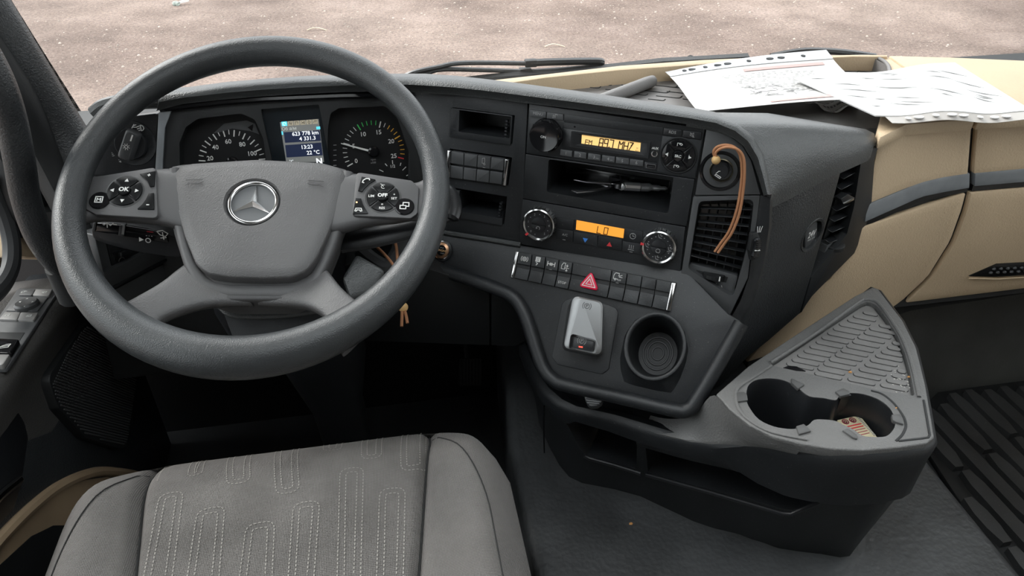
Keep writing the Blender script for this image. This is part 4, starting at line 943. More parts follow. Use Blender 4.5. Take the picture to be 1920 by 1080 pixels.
# ================================================================== CLIMATE CONTROL
cli = thing('climate_control', 'climate control strip with orange LO display between two chrome-ringed dials', 'climate control', UP.at(1130, 480, -.02))
P1('face', UP, [(979.5, 373.5), (1285, 426), (1275, 514), (972, 457)], -.006, 0, plastic, cli, .001)
def cdial(c, r, syms, mid, mark):
    a, b = UP.ab(*c, .010)
    mb = MB(); mb.lathe(UP, (a, b), [(r*1.06, 0), (r*1.04, .008), (r, .0125), (r*.93, .0135), (r*.84, .0125), (r*.82, .010)], 44, ab=True); ri = obj('dial_ring', mb, chrome, cli)
    for k in range(24):
        th = k*2*PI/24; mb = MB(); mb.box(UP.w(a+r*1.03*math.cos(th), b+r*1.03*math.sin(th), .007), (UP.ax*math.cos(th)+UP.ay*math.sin(th))*.0006, (UP.ay*math.cos(th)-UP.ax*math.sin(th))*.0006, UP.n*.005); obj('grip_notch', mb, dark, ri, smooth=0)
    mb = MB(); mb.lathe(UP, (a, b), [(r*.845, .008), (r*.845, .0105), (r*.5, .0108), (r*.48, .0108), (.0001, .0108)], 40, ab=True); obj('dial_face', mb, plastic2, cli)
    for sg in (1, -1):
        A = [180*i/12 for i in range(13)]; p = [(a+r*.45*math.cos(R(x)), b+sg*(.0004+r*.45*math.sin(R(x)))) for x in A]
        mb = MB(); mb.plate(UP, p, .010, .0122, ab=True); obj('half_key', mb, plastic2, cli, bevel=.0005)
    symbol(UP, a, b-r*.2, r*.14, mid, offwhite, cli, .0123, .0006, ab=True)
    th = R(mark); mb = MB(); mb.box(UP.w(a+r*.95*math.cos(th), b+r*.95*math.sin(th), .0125), (UP.ax*math.cos(th)+UP.ay*math.sin(th))*r*.1, (UP.ay*math.cos(th)-UP.ax*math.sin(th))*.0016, UP.n*.0012); obj('pointer', mb, redp, cli)
    for s in syms:
        ca, cb = a+r*.66*math.cos(R(s[0])), b+r*.66*math.sin(R(s[0]))
        if s[1] == 'dot': symbol(UP, ca, cb, .0004, [[(-1, 0), (1, 0)]], offwhite, cli, .0109, .0008, ab=True)
        elif isinstance(s[1], str): text(s[1], UP, ca, cb, .0036, offwhite, cli, .0109, ab=True)
        else: symbol(UP, ca, cb, .0036, s[1], offwhite, cli, .0109, .0006, ab=True)
c1 = Z3((240, 205))[0]; c2 = Z3((1140, 375))[0]
dots = lambda L: [(x, 'dot') for x in L]
cdial(c1, .0245, [(228, '0'), (172, '1'), (116, '2'), (60, '3'), (4, '4'), (-50, '5')]+dots((200, 144, 88, 32, -24, 255)), [arc(0, 0, .8, -40, 200, 10), [(-.8, -.3), (-.3, .1)]], 226)
person = [[(-.8, .8), (-.4, -.4), (.6, -.6)], [(.2, .2), (.8, .5)], arc(.1, .8, .2, 0, 360, 6)]
cdial(c2, .0245, [(90, person), (180, person), (0, person+[[(-1, -1), (0, -1)]]), (270, person)]+dots((135, 45, 225, 315, 112, 68, 202, 158, 22, -22, 292, 248)), [arc(0, 0, .9, 20, 160, 6), [(-.9, 0), (-.5, -.7), (.5, -.7), (.9, 0)]], 176)
P1('display', UP, Z3((524, 172), (882, 238), (874, 306), (518, 242)), -.001, .0010, lcdo, cli, 0, 0)
P1('display_frame', UP, Z3((512, 166), (524, 168), (518, 244), (506, 242)), -.001, .0014, gloss, cli, 0, 0)
mb = MB(); u, v = Z3((694, 244))[0]; seg(UP, u, v, .0062, .011, 'fed', .0012, mb, wd=.0010); u, v = Z3((744, 253))[0]; seg(UP, u, v, .0062, .011, 'abcdef', .0012, mb, wd=.0010); obj('display_digits', mb, lcdink, cli, smooth=0)
for nm, px in (('blank_key', ((372, 150), (506, 172), (500, 248), (372, 228))), ('ac_key', ((372, 232), (500, 254), (496, 335), (365, 312))), ('cooler_key', ((506, 258), (682, 288), (678, 372), (500, 340))), ('warmer_key', ((690, 290), (866, 318), (862, 402), (684, 374))), ('clock_key', ((888, 232), (1020, 255), (1010, 345), (872, 322))), ('seat_heat_key', ((872, 328), (1010, 350), (1015, 432), (866, 404)))):
    P1(nm, UP, Z3(*px), -.001, .0016, plastic, cli, .0005, .0006)
def K(x, y): return Z3((x, y))[0]
text('A/C', UP, *K(437, 282), .0036, offwhite, cli, .0017)
symbol(UP, *K(430, 318), .002, [[(-1, 0), (1, 0)]], offwhite, cli, .0017, .0006); symbol(UP, *K(932, 410), .002, [[(-1, 0), (1, 0)]], offwhite, cli, .0017, .0006)
tri(UP, *K(590, 318), .0045, -PI/2, bluep, cli, .0018); tri(UP, *K(770, 356), .0045, PI/2, redp, cli, .0018)
symbol(UP, *K(946, 291), .0046, [arc(0, 0, .9, 0, 360, 16), [(0, .6), (0, 0), (.5, -.1)]], offwhite, cli, .0017, .0007)
symbol(UP, *K(934, 376), .0042, [[(-.7, -.5), (-.7, .8)], [(0, -.5), (0, .8)], [(.7, -.5), (.7, .8)], [(-1, -.9), (1, -.9)]], offwhite, cli, .0017, .0006)
# ================================================================== AIR VENT facing the driver
def vent_slat(fr_, a, b, h, dp, th, m, par, name='slat', tilt=.35):
    A, B = V(fr_.w(*fr_.ab(*a, h), h)), V(fr_.w(*fr_.ab(*b, h), h)); d = -fr_.n*dp+fr_.ay*dp*tilt; t = fr_.ay*th
    mb = MB(); mb.rings([[A-t, A+t, A+d+t*.6, A+d-t*.6], [B-t, B+t, B+d+t*.6, B+d-t*.6]]); return obj(name, mb, m, par, bevel=.0004, seg=1)
ven = thing('air_vent', 'driver-facing air vent with fine horizontal slats and a thumb wheel, cord in front', 'air vent', UP.at(1350, 560, -.04))
fpx = [(1300, 369), (1425, 367), (1418, 420), (1408, 470), (1402, 521), (1366, 596), (1277, 515)]
bz = P1('bezel', UP, fpx, -.05, .002, keygrey, ven, .001, .001)
rpx = [(1308, 384), (1413, 380), (1404, 455), (1390, 507), (1373, 568), (1287, 512)]
cm = MB(); cm.plate(UP, rpx, -.045, .02, .008); cut(bz, cm)
P1('duct_back', UP, rpx, -.052, -.044, gloss, ven, 0, 0)
TLs, TRs, BRs, BLs = V((1315, 384)), V((1411, 385)), V((1388, 512)), V((1294, 486))
for k in range(5):
    s = .16+k*.17; a = TLs.lerp(TRs, s); b = BLs.lerp(BRs, s)
    A, B = UP.at(*a, -.018), UP.at(*b, -.018); t = UP.ax*.0007; d = -UP.n*.016
    mb = MB(); mb.rings([[A-t, A+t, A+t+d, A-t+d], [B-t, B+t, B+t+d, B-t+d]]); obj('rear_vane', mb, plastic, ven, smooth=0)
for k in range(8):
    t = .07+k*.124; vent_slat(UP, TLs.lerp(BLs, t), TRs.lerp(BRs, t), -.006, .009, .0006, plastic, ven, tilt=.12)
P1('wheel_plate', UP, [(1294, 494), (1384, 517), (1371, 566), (1288, 513)], -.04, -.010, keygrey, ven, .004, .001)
P1('wheel_recess', UP, Z3((1420, 545), (1660, 600), (1645, 640), (1425, 590)), -.0105, -.0092, dark, ven, 0, .0004)
cw_ = UP.ab(*Z3((1550, 592))[0], -.006); wf = Fr(UP.w(*cw_, -.012), UP.ax, -UP.n)
mb = MB(); mb.lathe(wf.turned(0), (0, 0), [(.0135, -.0035), (.0155, -.0028), (.0155, .0028), (.0135, .0035)], 28, ab=True); tw = obj('thumb_wheel', mb, dark, ven)
for k in range(12):
    th = PI*(1+k/11); p = wf.w(.0155*math.cos(th), .0155*math.sin(th)*1, 0); mb = MB(); d = (p-wf.o).normalized(); mb.box(p, d*.0006, wf.n*.0028, d.cross(wf.n)*.0007); obj('wheel_ridge', mb, plastic, tw, smooth=0)
symbol(UP, *Z3((1597, 612))[0], .003, [[(0, -1), (0, 1)]], white, ven, .003, .0016)
symbol(UP, *Z3((1548, 650))[0], .0036, [[(-.0, -.8), (0, .8)], [(-3.2, .1), (-1, .9), (-1, -.3), (-3.2, .1)], [(1, 0), (3.6, -.8)], [(1.2, .5), (1, 0), (1.6, -.5)], [(3.3, 0), (3.6, -.8), (2.9, -1)]], white, ven, -.0094, .0007)
# ================================================================== THUMB WHEEL on the edge moulding
tw2 = thing('vent_thumb_wheel', 'ridged thumb wheel with a white line on the vent edge moulding', 'thumb wheel', UP.at(1418, 490, 0))
EF = Fr(UP.at(1418, 466, .014), UP.ax*.75+V((0, 0, 0))+UP.n*-.65, UP.ay)
P1('recess', EF, [(1411, 438), (1421, 436), (1427, 452), (1424, 484), (1410, 490), (1406, 470)], -.004, .003, dark, tw2, .002, .0006)
P = [EF.at(u, v, .004) for u, v in ((1418, 446), (1419, 456), (1416, 470), (1412, 482))]; mb = MB(); mb.tube(spline(P, 4), [.002]+[.005]*11+[.002], 10, flat=.9); wb = obj('wheel', mb, plastic2, tw2)
for k in range(9):
    q = poly_at(P, .08+k*.105); mb = MB(); mb.box(q+EF.n*.004, EF.ax*.0040, EF.ay*.0006, EF.n*.0008); obj('wheel_ridge', mb, white if k == 5 else gloss, wb, smooth=0)
symbol(EF, 1424, 430, .0045, [[(-.5, -.9), (-.9, .9)], [(0, -.9), (0, .9)], [(.5, -.9), (.9, .9)]], white, tw2, .004, .0006)
# ================================================================== SIDE VENT and 24 V SOCKET
sv = thing('side_vent', 'tall side air vent with slanted slats beside the beige passenger panel', 'air vent', SD.at(1560, 540, -.04))
sb_ = P1('bezel', SD, [(1584, 300), (1648, 271), (1640, 300), (1633, 400), (1617, 440), (1602, 475), (1518, 560), (1502, 588)], -.05, .003, plastic, sv, .001, .001)
cm = MB(); cm.plate(SD, [(1588, 308), (1638, 278), (1636, 300), (1620, 395), (1606, 447), (1530, 540), (1526, 543), (1553, 475)], -.046, .02, .004); cut(sb_, cm)
P1('duct_back', SD, [(1586, 306), (1642, 276), (1634, 400), (1606, 470), (1530, 548), (1550, 470)], -.052, -.045, gloss, sv, 0, 0)
for k in range(9):
    y = 316+k*20; l = (1586-k*4.3, y); r_ = (1621-k*3.6, y-20+k*.6)
    vent_slat(SD, l, r_, -.003, .011, .0006, plastic2, sv, tilt=.20)
for k in range(3):
    a, b = SD.at(1598+k*10, 312, -.022), SD.at(1566+k*10, 470, -.022); t = SD.ax*.0007; d = -SD.n*.016
    mb = MB(); mb.rings([[a-t, a+t, a+t+d, a-t+d], [b-t, b+t, b+t+d, b-t+d]]); obj('rear_vane', mb, plastic, sv, smooth=0)
sl_ = P1('slider_tab', SD, Z5((890, 400), (930, 372), (968, 392), (960, 405), (905, 432)), -.006, .005, plastic2, sv, .001, .001)
P1('slider_edge', SD, Z5((905, 424), (962, 396), (966, 404), (908, 434)), .004, .0058, chrome, sv, 0, .0004)
P1('wheel_plate', SD, Z5((815, 660), (935, 590), (920, 680), (735, 900), (700, 960), (760, 800)), -.04, -.006, keygrey, sv, .002, .001)
svc = SD.ab(*Z5((858, 665))[0], -.004); wf = Fr(SD.w(*svc, -.008), SD.ax, -SD.n)
mb = MB(); mb.lathe(wf, (0, 0), [(.016, -.004), (.018, -.003), (.018, .003), (.016, .004)], 28, ab=True); obj('thumb_wheel', mb, dark, sv)
symbol(SD, *Z5((855, 698))[0], .0052, [[(-1.6, -.3), (1.2, -.2)], [(1.4, -.8), (1.4, .8)], [(-1.6, -.9), (-1.6, 0)]], white, sv, -.0056, .0011)
soc = thing('power_socket', 'capped 24V power socket in a round recess on the console side panel', 'socket', SD.at(1521, 468, -.03))
mb = MB(); mb.lathe(SD, (1521, 440), [(.0232, -.012), (.0232, -.028), (.0001, -.028)], 30); obj('well', mb, dark, soc)
mb = MB(); mb.lathe(SD, (1521, 440), [(.0232, -.029), (.0235, -.004), (.0245, .0025), (.0275, .0032), (.029, .001)], 36, caps=False); obj('rim', mb, sidelea, soc, smooth=60)
P1('cap', SD, Z5((700, 540), (745, 515), (760, 530), (758, 640), (690, 690), (690, 600)), -.027, -.002, keygrey, soc, .004, .002)
text('24V', SD, *Z5((727, 597))[0], .0105, white, soc, -.0018, bold=.02, sx=.8); text('MAX.15 A', SD, *Z5((722, 624))[0], .0038, white, soc, -.0018, sx=.8)
# ================================================================== CIGARETTE LIGHTER with cord
lig = thing('cigarette_lighter', 'black cigarette lighter knob in a dark round socket at the fascia top right', 'lighter', UP.at(1352, 345, 0))
mb = MB(); mb.lathe(UP, (1350.5, 320.5), [(.0275, .0), (.0272, .0018), (.0240, .0022), (.0165, -.003), (.0160, -.004), (.0001, -.004)], 40); obj('socket_dish', mb, gloss, lig)
mb = MB(); mb.lathe(UP, (1353, 318), [(.0150, -.003), (.0155, .005), (.0145, .006), (.0135, .0)], 36); obj('socket_ring', mb, mat('brass_ring', (.30, .27, .19), .35, metal=1), lig)
mb = MB(); mb.lathe(UP, (1351, 321), [(.0105, -.003), (.0108, .014), (.0098, .0175), (.006, .018), (.0001, .017)], 32, .017); obj('knob', mb, plastic2, lig)
symbol(UP, 1346, 327, .0042, [[(-.9, -.4), (.8, -1.2), (1.1, -.8), (-.6, 0), (-.9, -.4)], [(-.6, .3), (-.2, .6), (0, 1), (.5, 1.1)]], white, lig, .0182, .0007, rot=0)
cord = thing('lanyard', 'tan leather loop with a wooden bead hung over the cigarette lighter', 'lanyard', UP.at(1342, 470, .012))
for px, h in ((((1341, 297), (1338, 284), (1346, 275), (1362, 272), (1378, 277), (1388, 292), (1391, 320), (1389, 350), (1381, 395), (1367, 433), (1352, 455), (1340, 472)), (.020, .022, .024, .024, .024, .022, .020, .018, .016, .012, .010, .009)),
              (((1344, 299), (1342, 287), (1351, 279), (1366, 276), (1384, 281), (1394, 296), (1396, 322), (1394, 352), (1387, 397), (1373, 435), (1358, 457), (1346, 474)), (.022, .024, .026, .027, .027, .025, .023, .020, .017, .014, .011, .010))):
    P = spline([UP.at(u, v, hh) for (u, v), hh in zip(px, h)], 6); mb = MB(); mb.tube(P, .0019, 8); obj('cord', mb, cordm, cord, smooth=60)
mb = MB(); mb.ball(UP.at(1342.5, 300, .022), .0060, 14); obj('bead', mb, wood, cord, smooth=60)

# ================================================================== LOWER SWITCH ROW
row = thing('switch_row', 'long row of switches with chrome ends and a red hazard triangle, below the climate strip', 'switch row', LO.at(1110, 560, -.01))
P1('tray', LO, Z3((72, 400), (1280, 640), (1225, 858), (22, 602)), -.006, .0008, dark, row, .002)
U4 = Z3((85, 408), (1250, 640), (1237, 718), (76, 494)); L4 = Z3((72, 524), (1232, 752), (1212, 850), (52, 602))
cols = [0, .09, .178, .264, .352, .605, .704, .80, .893, .99]
swm = mat('dull_switch', (.024, .026, .028), .5, bump=.3, bscale=500, var=.4, vscale=30, dust=.5)
for k in range(9):
    s0, s1 = cols[k]+.003, cols[k+1]-.003
    P1('rocker', LO, cellq(U4, s0, s1, 0, 1), 0, .0085, swm, row, .0008, .0014); P1('rocker', LO, cellq(L4, s0, s1, 0, 1), 0, .0075, swm, row, .0008, .0014)
    P1('rocker_waist', LO, cellq([U4[3], U4[2], L4[1], L4[0]], s0, s1, 0, 1), 0, .0050, dark, row, 0, 0)
P1('end_cap', LO, Z3((68, 404), (90, 409), (52, 602), (30, 597)), 0, .0105, chrome, row, .001, .002)
P1('end_cap', LO, Z3((1238, 639), (1270, 645), (1226, 852), (1196, 846)), 0, .0105, chrome, row, .001, .002)
hz = P1('hazard_button', LO, Z3((636, 549), (690, 703), (533, 668)), 0, .0125, red, row, .004, .0022, 3)
for s_, w_ in ((.62, .0011), (.30, .0010)):
    c = V(LO.ab(*Z3((619, 640))[0], .0125)); T = [V(LO.ab(*q, .0125)) for q in Z3((636, 549), (690, 703), (533, 668))]
    T = [(c+(t_-c)*s_) for t_ in T]; T = [(q.x, q.y) for q in T]; symbol(LO, 0, 0, 1, [T+[T[0]]], white, row, .0126, w_, ab=True)
def L3(x, y): return Z3((x, y))[0]
pbr = [arc(0, 0, .55, 0, 360, 14), arc(0, 0, .95, 140, 220, 6), arc(0, 0, .95, -40, 40, 6)]
symbol(LO, *L3(134, 462), .0056, pbr+[arc(0, 0, .25, 0, 360, 8)], white, row, .0086, .0008)
symbol(LO, *L3(233, 478), .0062, [[(-.5, -.1), (-.5, .9), (.5, .9), (.5, -.1), (-.5, -.1)], [(-.3, .1), (-.3, .7)], [(0, .1), (0, .7)], [(.3, .1), (.3, .7)], [(-.3, -.4), (.1, -.6), (-.2, -1)]], white, row, .0086, .0012)
symbol(LO, *L3(334, 501), .0062, [[(-.9, .5), (-.9, -.5)], [(.9, .5), (.9, -.5)], [(-.9, 0), (.9, 0)], [(-.25, .2), (.25, .2), (.25, -.25), (-.25, -.25), (-.25, .2)]], white, row, .0086, .0013)
symbol(LO, *L3(437, 523), .0064, [[(-.8, -.5), (-.8, .3), (-.5, .9), (0, .9), (0, -.5), (-.8, -.5)], [(0, -.2), (1, -.2)], [(.5, .6), (.5, .0)], [(.5, -.4), (.5, -1)], [(.3, .4), (.5, .1), (.7, .4)], [(.3, -.8), (.5, -.5), (.7, -.8)]], white, row, .0086, .0008)
text('STOP', LO, *L3(415, 640), .0036, white, row, .0076)
symbol(LO, *L3(833, 600), .0066, [[(-.9, -.4), (-.9, .4), (-.6, .9), (.2, .9), (.2, .3)], [(-.9, -.4), (.1, -.4)], arc(-.5, -.5, .2, 0, 360, 8), [(.3, .3), (.9, .6)], [(.3, .1), (1, .1)]], white, row, .0086, .0007); text('OFF', LO, *L3(843, 622), .0022, white, row, .0086)
for x, y in ((327, 541), (829, 642)): symbol(LO, *L3(x, y), .002, [[(-1, 0), (1, 0)]], offwhite, row, .0086, .0006)
# ================================================================== PARKING BRAKE LEVER
pb = thing('parking_brake_lever', 'silver parking brake lever with a black button, on the lower console slope', 'lever', LO.at(1090, 690, 0))
P1('base_plate', LO, Z4((480, 158), (600, 170), (760, 205), (820, 232), (838, 270), (765, 690), (715, 728), (380, 655), (340, 600), (345, 560), (412, 205), (440, 170)), -.001, .0022, plastic, pb, .006, .0012)
base4 = [LO.ab(*q, .004) for q in Z4((470, 200), (735, 250), (700, 600), (405, 540))]
sect = []
for k, (px, h) in enumerate(((((470, 215), (735, 262), (708, 605), (410, 545)), .002), (((462, 190), (735, 232), (728, 598), (412, 533)), .016), (((480, 150), (730, 195), (722, 590), (415, 525)), .028), (((497, 136), (722, 184), (712, 588), (425, 530)), .0335), (((512, 150), (708, 190), (700, 570), (440, 520)), .0352))):
    p = rnd([LO.ab(*q, h) for q in Z4(*px)], .010, 5); sect.append([LO.w(a, b, h) for a, b in p])
mb = MB(); mb.rings(sect); lv = obj('handle', mb, silver, pb, smooth=60)
cm = MB(); cm.plate(LO, Z4((466, 418), (662, 470), (656, 566), (640, 570), (452, 530), (452, 512)), .022, .05, .005); cut(lv, cm, 28)
P1('button', LO, Z4((470, 435), (660, 480), (650, 562), (458, 522)), .020, .0275, plastic2, pb, .004, .001)
Pm = [arc(0, 0, .6, 0, 360, 14), arc(0, 0, 1, 135, 225, 6), arc(0, 0, 1, -45, 45, 6), [(-.15, -.35), (-.15, .35), (.15, .35), (.2, .1), (-.15, 0)]]
symbol(LO, *Z4((602, 215))[0], .0062, Pm, dark, pb, .0353, .0006); symbol(LO, *Z4((563, 476))[0], .0062, Pm, offwhite, pb, .0277, .0007)
P1('warning_light', LO, Z4((541, 515), (570, 520), (568, 529), (540, 524)), .027, .0284, mat('red_led', (.9, .05, .03), .4, emit=1.2), pb, 0, 0)
# ================================================================== CUP HOLDER in the slope
cup = thing('cup_holder', 'round black cup holder with a raised lip on the lower console slope', 'cup holder', LO.at(1225, 740, 0))
CF = fr(LO.at(1229, 650, .012), 30, 46)
a1, b1 = CF.ab(1169, 648); a2, b2 = CF.ab(1288, 652); a3, b3 = CF.ab(1233, 584); a4, b4 = CF.ab(1224, 716)
ca, cb, rx, ry = (a1+a2)/2, (b3+b4)/2, (a2-a1)/2, (b3-b4)/2
cut(los, MB().rings([[LO.w(*LO.ab(1228, 650), h)+LO.ax*(.040*math.cos(2*PI*i/30))+LO.ay*(.047*math.sin(2*PI*i/30)) for i in range(30)] for h in (-.2, .1)]))
mb = MB(); N_ = 40
def el(k, h): return [CF.w(ca+rx*k*math.cos(2*PI*i/N_), cb+ry*k*math.sin(2*PI*i/N_), h) for i in range(N_)]
skirt_px = Z4((868, 520), (890, 420), (970, 310), (1110, 258), (1240, 290), (1335, 400), (1362, 540), (1345, 640), (1300, 760), (1242, 868), (1120, 850), (960, 812), (882, 788), (856, 700), (848, 620))
sk = resample([LO.ab(u, v, .0) for u, v in skirt_px], N_)
# start the skirt ring at the +x side and turn the same way as the ellipse
sk3 = [LO.w(a, b, .0) for a, b in sk]; best = min(range(N_), key=lambda i: (sk3[i]-el(1, 0)[0]).length); sk3 = sk3[best:]+sk3[:best]
if (sk3[5]-el(1, 0)[5]).length > (sk3[-5]-el(1, 0)[5]).length: sk3 = [sk3[0]]+sk3[1:][::-1]
mb.rings([sk3, [p.lerp(q, .85) for p, q in zip(sk3, el(1.0, -.004))], el(1.0, -.001), el(.985, .002), el(.93, .003), el(.875, .0015), el(.855, -.004), el(.80, -.05), el(.70, -.075), el(.66, -.078)], False, True); obj('cup_body', mb, plastic, cup, smooth=55)
mb = MB()
for k in (.5, .36, .2): mb.tube(el(k, -.077), .0012, 6, closed=True)
obj('base_ring', mb, plastic2, cup)
# ================================================================== START BUTTON, KNEE VENT
stb = thing('start_button', 'round engine start button with a copper ring beside the steering wheel rim', 'button', LO.at(829, 485, 0))
mb = MB(); mb.lathe(LO, (829, 470), [(.0175, 0), (.0172, .0035), (.0150, .0040), (.0145, .002)], 36); obj('outer_ring', mb, plastic2, stb)
mb = MB(); mb.lathe(LO, (829, 470), [(.0152, .001), (.0150, .0048), (.0135, .005), (.0128, .003)], 36); obj('chrome_ring', mb, chrome, stb)
mb = MB(); mb.lathe(LO, (829, 470), [(.0127, .001), (.0122, .0045), (.0085, .0055), (.0082, .003)], 36); obj('copper_ring', mb, mat('copper', (.72, .42, .25), .3, metal=1), stb)
mb = MB(); mb.lathe(LO, (829, 470), [(.0083, .001), (.0080, .0042), (.0001, .0046)], 30); obj('cap', mb, gloss, stb)
text('ENGINE', LO, 829, 470, .0030, mat('copper_print', (.75, .45, .22), .4), stb, .0047, bold=.01); text('START', LO, 829, 465, .0016, offwhite, stb, .0047); text('STOP', LO, 829, 475.5, .0018, offwhite, stb, .0047)
LE = Fr(CL.at(256, 470, -.06), (math.cos(R(54)), math.sin(R(54)), 0), (-.10, .0, 1))
lv_ = thing('knee_vent', 'black side vent with a chrome-tipped slider behind the left wiper lever', 'air vent', LE.at(250, 520, 0))
kb_ = P1('bezel', LE, [(176, 440), (300, 400), (345, 430), (345, 470), (206, 543), (196, 520)], -.03, 0, keygrey, lv_, .003, .0015)  # black bezel in lighter grey, standing for light the wheel blocks
cm = MB(); cm.plate(LE, [(196, 448), (300, 415), (335, 440), (335, 455), (212, 518)], -.015, .02, .004); cut(kb_, cm)
P1('slider_plate', LE, [(200, 455), (300, 420), (330, 440), (330, 450), (214, 512)], -.02, -.012, dark, lv_, 0, 0)
P1('slider_knob', LE, zz(160, 400, 6, [(370, 440), (480, 415), (550, 435), (410, 500), (375, 490)]), -.012, .001, plastic2, lv_, .002, .001)
P1('slider_tip', LE, zz(160, 400, 6, [(395, 445), (415, 440), (425, 490), (402, 495)]), -.011, .0018, chrome, lv_, .001, .0005)
P1('scale_mark', LE, zz(160, 400, 6, [(487, 505), (650, 455), (655, 465), (492, 523)]), -.0125, -.0112, white, lv_, 0, 0)
symbol(LE, *zz(160, 400, 6, [(413, 535)])[0], .006, [arc(0, 0, .9, 20, 160, 6), [(-.9, 0), (-.5, -.7), (.5, -.7), (.9, 0)]], offwhite, lv_, -.0112, .0008)
P1('lower_panel', LE, [(206, 548), (345, 475), (400, 500), (400, 600), (240, 640)], -.03, -.002, keygrey, lv_, 0, .001)  # lightened like the bezel, missing light put into its grey
P1('panel_edge', LE, [(204, 541), (345, 468), (347, 472), (206, 546)], -.01, .002, plastic2, lv_, 0, .0006)
# ================================================================== STEERING WHEEL
WC = V((-.17126, .89357, -.44199)); WN = V((-.03147, -.50332, .86353)).normalized()
W0 = Fr(WC, V((1, 0, 0))-WN*WN.x, WN.cross(V((1, 0, 0))-WN*WN.x))
HS = -.010                                                     # spoke face below the rim plane
tw_ = W0.at(717, 369, HS)-W0.at(236, 359, HS)
WF = Fr(WC, tw_, WN.cross(tw_))
whl = thing('steering_wheel', 'large dark grey steering wheel with button pods and a three-pointed star emblem', 'steering wheel', WC-WN*.06)
RW = .2268
mb = MB()
rs = []
for i in range(96):
    t_ = 2*PI*i/96; d = WF.ax*math.cos(t_)+WF.ay*math.sin(t_); sn = -math.sin(t_); rr = .0174+.0056*sn*sn+.0026*sn
    rs.append([WC+d*RW+d*rr*math.cos(q)+WN*rr*1.02*math.sin(q) for q in [2*PI*k/20 for k in range(20)]])
rs.append(rs[0]); mb.rings(rs, False, False); obj('rim', mb, rimmat, whl, smooth=70)
def loftbar(st, th0, ex=.55, n=24, m=spoke, name='spoke', par=whl, smooth=60, sub=6):
    """rounded bar through stations (pixel A, pixel B, height, half thickness)"""
    S_ = [(WF.at(*a, h), WF.at(*b, h), t_) for a, b, h, t_ in st]
    A = spline([s[0] for s in S_], sub); B = spline([s[1] for s in S_], sub); T = spline([V((s[2], 0, 0)) for s in S_], sub)
    rs = []
    for a, b, t_ in zip(A, B, T):
        c = (a+b)/2; hw = (a-b)/2; ring = []
        for k in range(n):
            q = 2*PI*k/n; cx, sx = math.cos(q), math.sin(q)
            ring.append(c+hw*math.copysign(abs(cx)**ex, cx)+WN*(t_.x*(math.copysign(abs(sx)**ex, sx)-1)))
        rs.append(ring)
    mb = MB(); mb.rings(rs); return obj(name, mb, m, par, smooth=smooth)
loftbar([((122, 300), (124, 440), -.006, .009), ((150, 325), (150, 412), -.009, .010), ((178, 329), (180, 405), HS, .011), ((230, 319), (235, 406), HS, .012), ((290, 311), (296, 411), HS, .013), ((345, 308), (350, 425), HS-.002, .014)], .01)
loftbar([((822, 300), (820, 440), -.006, .009), ((796, 330), (796, 415), -.009, .010), ((772, 338), (775, 404), HS, .011), ((735, 331), (740, 408), HS, .012), ((690, 322), (688, 413), HS, .013), ((620, 316), (620, 430), HS-.002, .014)], .01)
loftbar([((372, 470), (470, 566), -.032, .012), ((330, 500), (392, 568), -.024, .012), ((300, 524), (340, 580), -.016, .012), ((262, 547), (300, 597), -.010, .011), ((220, 566), (285, 618), -.006, .010), ((172, 560), (270, 662), -.003, .010)], .01, m=hubmat)
loftbar([((590, 475), (480, 566), -.032, .012), ((615, 505), (560, 570), -.024, .012), ((640, 536), (594, 581), -.016, .012), ((668, 560), (614, 600), -.010, .011), ((695, 570), (622, 622), -.006, .010), ((742, 556), (640, 662), -.003, .010)], .01, m=hubmat)
# hub carrier under the pad, with its U-shaped border
HB = [(312, 315), (330, 308), (480, 299), (620, 309), (662, 320), (655, 372), (630, 440), (606, 500), (588, 540), (548, 562), (420, 562), (376, 548), (348, 512), (326, 440), (312, 372)]
mb = MB(); mb.dome(WF, HB, -.075, -.030, .0, r=.012); obj('hub_carrier', mb, spoke, whl, smooth=60)
ub = [((312, 316), (336, 312), -.012, .012), ((313, 350), (338, 352), -.014, .012), ((324, 425), (348, 428), -.018, .012), ((338, 482), (362, 478), -.022, .012), ((352, 516), (376, 502), -.024, .012), ((372, 543), (394, 518), -.026, .012), ((412, 556), (420, 527), -.028, .012), ((480, 558), (480, 528), -.028, .012), ((548, 557), (540, 527), -.028, .012), ((588, 542), (570, 518), -.026, .012), ((608, 510), (588, 498), -.024, .012), ((628, 466), (604, 458), -.022, .012), ((645, 410), (622, 405), -.018, .012), ((656, 355), (636, 352), -.014, .012), ((664, 322), (640, 318), -.012, .012)]
loftbar(ub, .01, ex=.7, n=16, name='hub_border', sub=5)
# airbag pad
HP = [(326, 330), (333, 313), (352, 306), (480, 298), (602, 304), (636, 313), (649, 326), (644, 362), (632, 395), (612, 445), (592, 486), (574, 508), (548, 519), (500, 521), (430, 519), (388, 512), (366, 494), (345, 442), (328, 382), (322, 352)]
mb = MB(); mb.dome(WF, HP, -.045, -.012, .007, r=.006, levels=7); pad_ = obj('airbag_pad', mb, hubmat, whl, smooth=50)
eh = -.0085
ec = WF.ab(474, 379, eh)
er = abs(WF.ab(521, 382, eh)[0]-WF.ab(427, 379, eh)[0])/2
cm = MB(); cm.lathe(WF, ec, [(er*1.02, -.014), (er*1.30, .004), (er*1.30, .02), (er*1.02, .02)], 40, ab=True); cut(pad_, cm, 50)
mb = MB(); mb.lathe(WF, ec, [(er*1.03, -.016), (er*1.03, -.0125), (.0001, -.0125)], 40, ab=True); emb = obj('emblem', mb, mat('emblem_grey', (.13, .135, .14), .4), whl)
mb = MB(); mb.tube([WF.w(ec[0]+er*.94*math.cos(2*PI*i/48), ec[1]+er*.94*math.sin(2*PI*i/48), -.0105) for i in range(48)], .0026, 10, closed=True); obj('chrome_ring', mb, chrome, emb, smooth=60)
ei = R(-2)
